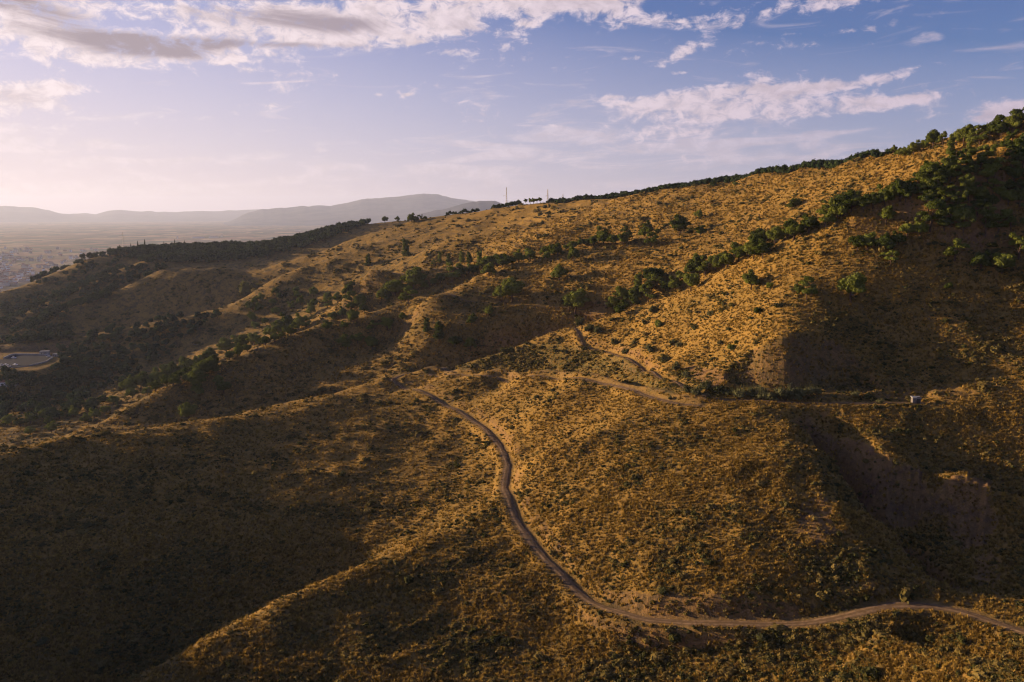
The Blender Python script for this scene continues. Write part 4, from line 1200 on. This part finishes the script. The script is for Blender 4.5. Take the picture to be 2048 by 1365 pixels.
for k, px in enumerate((1052, 1060, 1067, 1074, 1080)):
    a, e = pix_dir(px, 411)
    rr = np.interp(px, [1050, 1100], [820, 800]) * 1.012
    x, y = rr * math.sin(a), rr * math.cos(a)
    plant_pine((x, y, float(ground_z(np.array([x]), np.array([y]))[0])), 5.0, R_, ordinal(k) + ' tree from the left in the short skyline row between the pylons', 'short skyline row between the pylons', lift=0.42)

# cypresses pricking the skyline of the wooded hill
def cypress(px, py, hpx, k):
    p = pix_ground(px, py)
    slant = float(np.linalg.norm(p - np.array([0, 0, CAMZ])))
    h = hpx * slant / FPX
    mb = MB(); rg = random.Random(k)
    for i in range(5):
        c = (0, 0, h * (0.2 + 0.16 * i)); w = h * 0.11 * (1.1 - 0.19 * i)
        mb.blob(c, (w, w, h * 0.17), k * 9 + i, 1, 0.2)
        leaf_quads(mb, rg, c, (w * 1.15, w * 1.15, h * 0.19), 18, h * 0.03, -0.9)
    tk = MB(); tk.beam((0, 0, -1), (0, 0, h * 0.3), h * 0.025, h * 0.02, 6)
    o = bpy.data.objects.new('cypress_tree', None); C.objects.link(o); o.location = p
    link('crown', mb.mesh('cypress_crown', [M_CYPRESS]), None, o); link('trunk', tk.mesh('cypress_trunk', [M_BARK]), None, o)
    o['label'] = ordinal(k) + ' thin cypress from the left on the wooded skyline before the plain'; o['category'] = 'tree'; o['group'] = 'cypresses on the wooded skyline'
for k, (px, hp) in enumerate([(240, 9), (262, 10), (276, 13), (290, 14), (328, 9), (350, 12), (357, 8), (369, 10)]):
    row = np.interp(px, [190, 230, 300, 480], [508, 499, 492, 484])
    cypress(px, row + 1.5, hp + 5, k)
# ------------------------------------------------------------------ grey broom bushes on the ledge
def broom(seed):
    rg = random.Random(seed); mb = MB()
    for i in range(9):
        a = i * 2.4 + rg.uniform(-.3, .3); k = rg.uniform(0.05, 0.34)
        c = (k * math.cos(a), k * math.sin(a), rg.uniform(0.14, 0.46)); r = (rg.uniform(0.13, 0.22),) * 2 + (rg.uniform(0.12, 0.24),)
        mb.blob(c, tuple(q * 0.66 for q in r), seed * 13 + i, 1, 0.25)
        leaf_quads(mb, rg, c, r, 55, 0.035, -0.5)
    for i in range(26):
        a = rg.uniform(0, 6.283); k = rg.uniform(0.1, 0.4); h = rg.uniform(0.45, 0.8)
        mb.beam((k * 0.5 * math.cos(a), k * 0.5 * math.sin(a), 0.1), (k * math.cos(a), k * math.sin(a), h), 0.012, 0.004, 3)
    return mb.mesh('broom_foliage', [M_SHRUB])
def broom_stem(seed):
    rg = random.Random(seed); mb = MB()
    for i in range(5):
        a = i * 1.26; mb.beam((0, 0, -0.06), (0.2 * math.cos(a), 0.2 * math.sin(a), 0.3), 0.02, 0.01, 5)
    return mb.mesh('broom_stem', [M_BARK])
BROOM = [broom(s) for s in (1, 2, 3)]; STEM = broom_stem(1)
def plant_broom(px, py, w, label, group):
    p = pix_ground(px, py)
    slant = float(np.linalg.norm(p - np.array([0, 0, CAMZ])))
    o = bpy.data.objects.new('broom_bush', None); C.objects.link(o); o.location = p
    s = w * slant / FPX
    f = link('foliage', random.choice(BROOM), None, o); f.scale = (s, s, s * random.uniform(0.8, 1.05)); f.rotation_euler.z = random.uniform(0, 6.28)
    t_ = link('stem', STEM, None, o); t_.scale = (s, s, s)
    o['label'] = label; o['category'] = 'bush'; o['group'] = group
LEDGE = [(1376,786,30),(1392,793,36),(1412,782,40),(1436,786,30),(1456,790,28),(1478,799,38),(1502,796,34),(1524,799,40),(1545,802,34),(1570,801,48),(1590,799,40),(1618,792,34),(1634,790,26),(1668,797,16),(1712,795,20),(1760,808,16)]
for k, (px, py, w) in enumerate(LEDGE):
    plant_broom(px, py, w, ordinal(k) + ' grey-green bush from the left on the ledge below the clay pit', 'grey-green bushes along the ledge')
FACE = [(1232,622,24),(1306,628,28),(1160,652,26),(1178,663,30),(1196,668,26),(1230,690,22),(1300,705,26),(1330,726,24),(1352,742,28),(1372,757,30),(1440,690,18),(1360,695,20),(1290,650,20),(1420,632,18),(1250,708,22),(1268,690,18)]
for k, (px, py, w) in enumerate(sorted(FACE)):
    plant_broom(px, py, w, ordinal(k) + ' grey bush from the left along the foot of the sunlit face', 'grey bushes at the foot of the sunlit face')
for k, (px, py, w, lab) in enumerate([(835,805,16,'dark bush just below the road under its hairpin'), (1052,1048,10,'small green bush on the bank right of the road bend'), (1340,800,14,'dark little bush on the brow of the rounded hill'),
                                       (1322,940,14,'pale tall bush at the edge of shade on the rounded hill'), (1325,1190,24,'dark bush on the red bank above the road'), (1200,1230,14,'bush on the low side of the road at its lowest bend'),
                                       (85,1290,26,'larger dark bush in the shaded bottom left corner'), (150,1310,22,'dark bush beside a larger one in the shaded bottom left corner')]):
    plant_broom(px, py, w, lab, 'bushes on the near slopes')

# ------------------------------------------------------------------ car park, house and hut in the valley at the left, white hut on the ledge
M_ASPHALT = plain_mat('asphalt', (0.03, 0.034, 0.045), 0.95, 0.05, 0.15, 0.3)
M_CONC = plain_mat('pale_concrete', (0.25, 0.25, 0.26), 0.9, 0.1, 0.15, 0.4)
M_WHITE = plain_mat('white_wall', (0.72, 0.71, 0.70), 0.85, 0.1, 0.1, 0.8)
M_TILE = plain_mat('clay_tiles', (0.28, 0.13, 0.08), 0.9, 0.1, 0.2, 1.2)
M_DARK = plain_mat('dark_opening', (0.02, 0.02, 0.025), 0.3, 0.5, 0.1)
M_GLASS = plain_mat('car_glass', (0.02, 0.025, 0.03), 0.08, 0.6, 0.1)
M_TYRE = plain_mat('rubber', (0.02, 0.02, 0.02), 0.9, 0.1, 0.1)
M_STEEL = plain_mat('galvanised_steel', (0.34, 0.32, 0.30), 0.55, 0.4, 0.1)
def paint(name, col):
    return plain_mat(name, col, 0.3, 0.5, 0.03)
CAR_PAINT = [paint('white_paint', (0.8, 0.8, 0.8)), paint('silver_paint', (0.5, 0.5, 0.52)), paint('blue_paint', (0.04, 0.06, 0.14))]

def yard_xy(px, py):
    a, e = pix_dir(px, py)
    r = (YARD_Z - CAMZ) / e
    return r * math.sin(a), r * math.cos(a)
yard_outline = [yard_xy(*q) for q in [(-60,742),(0,737),(40,733),(70,729),(92,724),(104,716),(97,712),(60,711.5),(30,711),(22,712.5),(8,719),(-60,725)]]
mb = MB(); mb.face([(x, y, YARD_Z + 0.04) for x, y in yard_outline])
link('car_park', mb.mesh('car_park', [M_ASPHALT]), None, kind='structure', label='dark asphalt car park on a levelled shelf in the valley')
def yard_wall(lst, h, th, label, name):
    mb = MB()
    P2 = [yard_xy(*q) for q in lst]
    for (a, b) in zip(P2[:-1], P2[1:]):
        d = Vector((b[0] - a[0], b[1] - a[1])).normalized(); nx, ny = -d.y * th, d.x * th
        mb.hull([(a[0] - nx, a[1] - ny, YARD_Z - 1.0), (b[0] - nx, b[1] - ny, YARD_Z - 1.0), (b[0] + nx, b[1] + ny, YARD_Z - 1.0), (a[0] + nx, a[1] + ny, YARD_Z - 1.0)],
                [(a[0] - nx, a[1] - ny, YARD_Z + h), (b[0] - nx, b[1] - ny, YARD_Z + h), (b[0] + nx, b[1] + ny, YARD_Z + h), (a[0] + nx, a[1] + ny, YARD_Z + h)])
    link(name, mb.mesh(name, [M_CONC]), None, label=label, category='wall')
yard_wall([(58,733),(74,729.5),(93,724.5),(105,716.5)], 1.1, 0.4, 'pale curved wall along the near edge of the car park', 'boundary_wall')
yard_wall([(99,711.4),(60,710.8),(30,710.3),(22,711.6),(8,718)], 1.4, 0.5, 'pale wall along the back of the car park', 'boundary_wall')
# retaining wall under the near edge
def retaining():
    mb = MB()
    P2 = [yard_xy(*q) for q in [(-60,743.5),(0,738.5),(40,734.5),(56,733)]]
    for (a, b) in zip(P2[:-1], P2[1:]):
        mb.hull([(a[0], a[1], YARD_Z - 6), (b[0], b[1], YARD_Z - 6), (b[0], b[1] + 0.6, YARD_Z - 6), (a[0], a[1] + 0.6, YARD_Z - 6)], [(a[0], a[1], YARD_Z + 0.5), (b[0], b[1], YARD_Z + 0.5), (b[0], b[1] + 0.6, YARD_Z + 0.5), (a[0], a[1] + 0.6, YARD_Z + 0.5)])
    link('retaining_wall', mb.mesh('retaining_wall', [M_CONC]), None, label='grey retaining wall holding up the near side of the car park', category='wall')
retaining()
def block(name, label, category, loc, rz, wx, wy, h, roof, wins, door=True, wall=M_WHITE, group=None):
    """a small building: walls, roof, door and windows (side, offset, sill, width, height) with frames set into the wall"""
    o = bpy.data.objects.new(name, None); C.objects.link(o)
    o.location = loc; o.rotation_euler.z = rz
    o['label'] = label; o['category'] = category
    if group:
        o['group'] = group
    mb = MB(); mb.box(-wx / 2, wx / 2, -wy / 2, wy / 2, -1.0, h)
    link('wall', mb.mesh('wall', [wall]), None, o)
    rf = MB(); ov = 0.35 if roof == 'hip' else 0.12
    if roof == 'hip':
        k = min(wx, wy) * 0.5
        rf.hull([(-wx/2-ov, -wy/2-ov, h + 0.01), (wx/2+ov, -wy/2-ov, h + 0.01), (wx/2+ov, wy/2+ov, h + 0.01), (-wx/2-ov, wy/2+ov, h + 0.01)],
                [(-wx/2+k, -0.05, h+1.7), (wx/2-k, -0.05, h+1.7), (wx/2-k, 0.05, h+1.7), (-wx/2+k, 0.05, h+1.7)])
        link('roof', rf.mesh('roof', [M_TILE]), None, o)
    else:
        rf.hull([(-wx/2-ov, -wy/2-ov, h + 0.01), (wx/2+ov, -wy/2-ov, h + 0.01), (wx/2+ov, wy/2+ov, h + 0.01), (-wx/2-ov, wy/2+ov, h + 0.01)],
                [(-wx/2-ov, -wy/2-ov, h+0.22), (wx/2+ov, -wy/2-ov, h+0.22), (wx/2+ov, wy/2+ov, h+0.34), (-wx/2-ov, wy/2+ov, h+0.34)])
        link('roof', rf.mesh('roof', [M_CONC]), None, o)
    for (off, sill, ww, wh) in wins:
        w = MB(); w.box(off - ww/2, off + ww/2, -wy/2 - 0.03, -wy/2 + 0.1, sill, sill + wh)
        wo = link('window', w.mesh('window', [M_DARK]), None, o)
        fr = MB(); fr.box(off - ww/2 - 0.1, off + ww/2 + 0.1, -wy/2 - 0.1, -wy/2 + 0.05, sill - 0.12, sill - 0.002)
        link('sill', fr.mesh('sill', [M_CONC]), None, wo)
    if door:
        d_ = MB(); d_.box(wx*0.22 - 0.5, wx*0.22 + 0.5, -wy/2 - 0.04, -wy/2 + 0.1, 0.0, 2.0)
        link('door', d_.mesh('door', [M_DARK]), None, o)
    return o
block('hut', 'small white hut with a dark doorway standing at the end of the ledge', 'hut', tuple(HUT), R(-10), 2.2, 1.9, 1.6, 'flat', [], wall=plain_mat('weathered_whitewash', (0.15, 0.135, 0.13), 0.9, 0.1, 0.3, 1.5))
block('house', 'white house with a tiled roof and dark windows below the car park', 'house', tuple(HOUSE), R(14), 11.0, 7.0, 3.6, 'hip', [(-3.4, 1.2, 1.3, 1.4), (-0.6, 1.2, 1.3, 1.4), (4.2, 1.2, 1.2, 1.4)])
bx, by = yard_xy(86, 710.5)
block('service_building', 'low pale flat-roofed building at the back corner of the car park', 'building', (bx, by + 3, YARD_Z), R(10), 7.5, 4.0, 3.0, 'flat', [(-2.0, 1.0, 1.2, 1.0), (0.3, 1.0, 1.2, 1.0)], wall=M_CONC)
bx, by = yard_xy(113, 713)
block('shed', 'pale shed beside the low building at the edge of the trees', 'shed', (bx, by, YARD_Z - 0.4), R(-15), 5.0, 3.5, 2.6, 'flat', [(-1.2, 0.9, 0.9, 0.9)], wall=M_CONC)

def car(px, py, rz, paintm, label):
    x, y = yard_xy(px, py)
    o = bpy.data.objects.new('car', None); C.objects.link(o); o.location = (x, y, YARD_Z + 0.05); o.rotation_euler.z = rz
    o['label'] = label; o['category'] = 'car'; o['group'] = 'cars in the valley car park'
    b = MB()
    prof = [(-2.15, 0.35), (2.1, 0.35), (2.15, 0.7), (1.2, 0.92), (-1.9, 0.98), (-2.15, 0.75)]
    b.hull([(u, -0.88, w) for u, w in prof], [(u, 0.88, w) for u, w in prof])
    link('body', b.mesh('car_body', [paintm]), None, o)
    c = MB(); c.hull([(-1.85, -0.82, 0.96), (1.15, -0.82, 0.93), (1.15, 0.82, 0.93), (-1.85, 0.82, 0.96)], [(-1.45, -0.66, 1.42), (0.35, -0.66, 1.42), (0.35, 0.66, 1.42), (-1.45, 0.66, 1.42)])
    link('windows', c.mesh('car_windows', [M_GLASS]), None, o)
    r_ = MB(); r_.hull([(-1.46, -0.67, 1.425), (0.36, -0.67, 1.425), (0.36, 0.67, 1.425), (-1.46, 0.67, 1.425)], [(-1.35, -0.6, 1.48), (0.25, -0.6, 1.48), (0.25, 0.6, 1.48), (-1.35, 0.6, 1.48)])
    link('roof', r_.mesh('car_roof', [paintm]), None, o)
    for sx in (-1.35, 1.35):
        for sy in (-0.84, 0.84):
            w = MB(); w.beam((sx, sy - 0.1, 0.32), (sx, sy + 0.1, 0.32), 0.32, 0.32, 10)
            link('wheel', w.mesh('car_wheel', [M_TYRE]), None, o)
car(28, 717.5, R(-20), CAR_PAINT[0], 'white car parked alone in the middle of the car park')
car(3, 732, R(-25), CAR_PAINT[1], 'silver car at the left end of the row by the near edge')
car(12.5, 731.8, R(-25), CAR_PAINT[0], 'white car second in the row by the near edge')
car(17, 734, R(-25), CAR_PAINT[1], 'silver car in front of the others by the near edge')
car(31, 731.2, R(-25), CAR_PAINT[0], 'white car standing apart at the right of the near edge row')
car(99, 715, R(40), CAR_PAINT[1], 'silver car in the far right corner of the car park')
car(96, 713.3, R(40), CAR_PAINT[2], 'dark blue car in the far right corner of the car park')

# ------------------------------------------------------------------ pylons
def pylon(px, foot_row, top_row, r, label, arms):
    a, e = pix_dir(px, top_row)
    x, y = r * math.sin(a), r * math.cos(a)
    z0 = float(ground_z(np.array([x]), np.array([y]))[0]) - 0.5
    H = CAMZ + r * e - z0
    o = bpy.data.objects.new('pylon', None); C.objects.link(o); o.location = (x, y, z0); o.rotation_euler.z = R(25)
    o['label'] = label; o['category'] = 'pylon'; o['group'] = 'electricity pylons'
    w0, w1 = 1.5, 0.28
    cr = lambda k, f: ((1 if k in (0, 3) else -1) * (w0 + (w1 - w0) * f), (1 if k < 2 else -1) * (w0 + (w1 - w0) * f), H * f)
    for k in range(4):
        m_ = MB(); m_.beam(cr(k, 0), cr(k, 1), 0.14, 0.10)
        link('leg', m_.mesh('leg', [M_STEEL]), None, o)
    br = MB()
    nb = 9
    for i in range(nb):
        f0, f1 = i / nb, (i + 1) / nb
        for k in range(4):
            br.beam(cr(k, f0), cr((k + 1) % 4, f1), 0.06); br.beam(cr((k + 1) % 4, f0), cr(k, f1), 0.06)
    link('bracing', br.mesh('bracing', [M_STEEL]), None, o)
    for (f, side, ln) in arms:
        am = MB()
        am.beam((0, 0.3, H * f), (side * ln, 0, H * f - 0.2), 0.12, 0.08); am.beam((0, -0.3, H * f), (side * ln, 0, H * f - 0.2), 0.12, 0.08); am.beam((0, 0, H * f + 1.3), (side * ln, 0, H * f - 0.2), 0.1, 0.07)
        ao = link('arm', am.mesh('arm', [M_STEEL]), None, o)
        ins = MB(); ins.beam((side * ln, 0, H * f - 0.2), (side * ln, 0, H * f - 1.7), 0.13, 0.1, 6)
        link('insulator', ins.mesh('insulator', [M_DARK]), None, ao)
pylon(1013, 409, 375, 1180, 'tallest lattice pylon with three arms, standing behind the grassy crest', [(0.78, -1, 4.6), (0.62, 1, 4.4), (0.52, -1, 5.0)])
pylon(1095.5, 411, 379, 1010, 'slim lattice pylon beside the start of the long pine plantation', [(0.8, -1, 2.4), (0.68, 1, 2.4), (0.58, -1, 2.6)])
pylon(1126, 400, 388, 1500, 'faint pylon tip just above the plantation', [(0.9, -1, 2.6), (0.8, 1, 2.6)])
pylon(245, 496, 464, 1335, 'thin pylon on the wooded hill against the plain', [(0.86, -1, 4.0), (0.72, 1, 4.0), (0.6, -1, 4.4)])

# ------------------------------------------------------------------ the town at the edge of the plain
TOWN_WALL = [plain_mat('cream_render', (0.52, 0.44, 0.38), 0.9, 0.1, 0.1, 0.2), M_WHITE, plain_mat('pink_render', (0.48, 0.33, 0.27), 0.9, 0.1, 0.1, 0.2)]
def house_mesh(k):
    rg = random.Random(k); mb = MB()
    wx, wy, h = rg.uniform(9, 18), rg.uniform(8, 12), rg.choice([6, 6.5, 9, 12])
    mb.box(-wx/2, wx/2, -wy/2, wy/2, -1, h, 0)
    mb.hull([(-wx/2-.4, -wy/2-.4, h+.02), (wx/2+.4, -wy/2-.4, h+.02), (wx/2+.4, wy/2+.4, h+.02), (-wx/2-.4, wy/2+.4, h+.02)], [(-wx/2-.2, -0.1, h+2.4), (wx/2+.2, -0.1, h+2.4), (wx/2+.2, 0.1, h+2.4), (-wx/2-.2, 0.1, h+2.4)], 1)
    for fl in range(int(h // 3)):
        nx = int(wx // 3)
        for i in range(nx):
            cx = -wx/2 + (i + 0.5) * wx / nx
            mb.box(cx - 0.5, cx + 0.5, -wy/2 - 0.06, -wy/2 + 0.1, fl * 3 + 0.9, fl * 3 + 2.2, 2)
    return mb.mesh('town_house', [TOWN_WALL[k % 3], M_TILE, M_DARK])
HOUSES = [house_mesh(k) for k in range(9)]
rg = random.Random(77)
placed = 0
while placed < 190:
    px = rg.uniform(-20, 230); py = rg.uniform(498, 590)
    if py > 585 - px * 0.40 + rg.uniform(-6, 0) or rg.random() > 0.25 + 0.75 * max(0, 1 - px / 200):
        continue
    a, e = pix_dir(px, py)
    r = -CAMZ / e
    if r < 1950:
        continue
    o = link('town_house', rg.choice(HOUSES), None, label='low pale house in the hazy town at the foot of the hills', category='house', group='houses of the hazy town')
    o.location = (r * math.sin(a), r * math.cos(a), 0.0); o.rotation_euler.z = rg.choice([0.3, 0.3 + math.pi / 2]) + rg.uniform(-0.2, 0.2)
    o.scale = (1.25, 1.25, 1.1)
    placed += 1
def plain_block(px, py, wx, wy, h, label, mat, name='warehouse'):
    a, e = pix_dir(px, py); r = -CAMZ / e
    o = bpy.data.objects.new(name, None); C.objects.link(o); o.location = (r * math.sin(a), r * math.cos(a), 0); o.rotation_euler.z = -a
    o['label'] = label; o['category'] = 'building'
    mb = MB(); mb.box(-wx/2, wx/2, -wy/2, wy/2, -1, h); link('wall', mb.mesh('wall', [mat]), None, o)
    rf = MB(); rf.hull([(-wx/2-.5, -wy/2-.5, h+.02), (wx/2+.5, -wy/2-.5, h+.02), (wx/2+.5, wy/2+.5, h+.02), (-wx/2-.5, wy/2+.5, h+.02)], [(-wx/2, -.2, h+2.5), (wx/2, -.2, h+2.5), (wx/2, .2, h+2.5), (-wx/2, .2, h+2.5)])
    link('roof', rf.mesh('roof', [M_TILE if mat is M_WHITE else M_CONC]), None, o)
plain_block(355, 478, 11, 14, 26, 'white tower block alone on the plain beyond the wooded hill', M_WHITE, 'tower_block')
plain_block(397, 476.5, 110, 25, 9, 'long white warehouse on the plain, left one of two', M_WHITE)
plain_block(428, 475.5, 90, 25, 10, 'white warehouse on the plain, right one of two', M_WHITE)
plain_block(444, 475, 10, 12, 20, 'small white tower at the right of the long warehouses', M_WHITE, 'tower_block')
plain_block(55, 542, 24, 18, 8, 'bright white flat building shining in the hazy town', M_WHITE)
plain_block(10, 512, 40, 20, 10, 'large pale block among the fields at the far left', TOWN_WALL[0])
plain_block(595, 462.5, 70, 25, 9, 'pale shed on the plain just right of the wooded hump', TOWN_WALL[0])

# ------------------------------------------------------------------ the air
def haze():
    bm = bmesh.new()
    bmesh.ops.create_cube(bm, size=1.0)
    top, bot, half = 900.0, -30.0, 34500.0
    for v in bm.verts:
        v.co.x *= 2 * half; v.co.y *= 2 * half
        v.co.z = top if v.co.z > 0 else bot
    me = bpy.data.meshes.new('haze')
    bm.to_mesh(me); bm.free()
    mt, t = new_mat('thin_haze')
    pv = t.n('ShaderNodeVolumePrincipled')
    pv.inputs['Color'].default_value = HAZE_COLOR
    pv.inputs['Density'].default_value = HAZE_DENSITY
    pv.inputs['Anisotropy'].default_value = 0.25
    o = t.n('ShaderNodeOutputMaterial')
    t.put(o.inputs['Volume'], pv.outputs[0])
    link('haze', me, mt, kind='stuff', label='thin pinkish haze lying over the whole landscape')
HAZE_DENSITY = 3.6e-5
HAZE_COLOR = (0.6, 0.7, 1.0, 1)
haze()
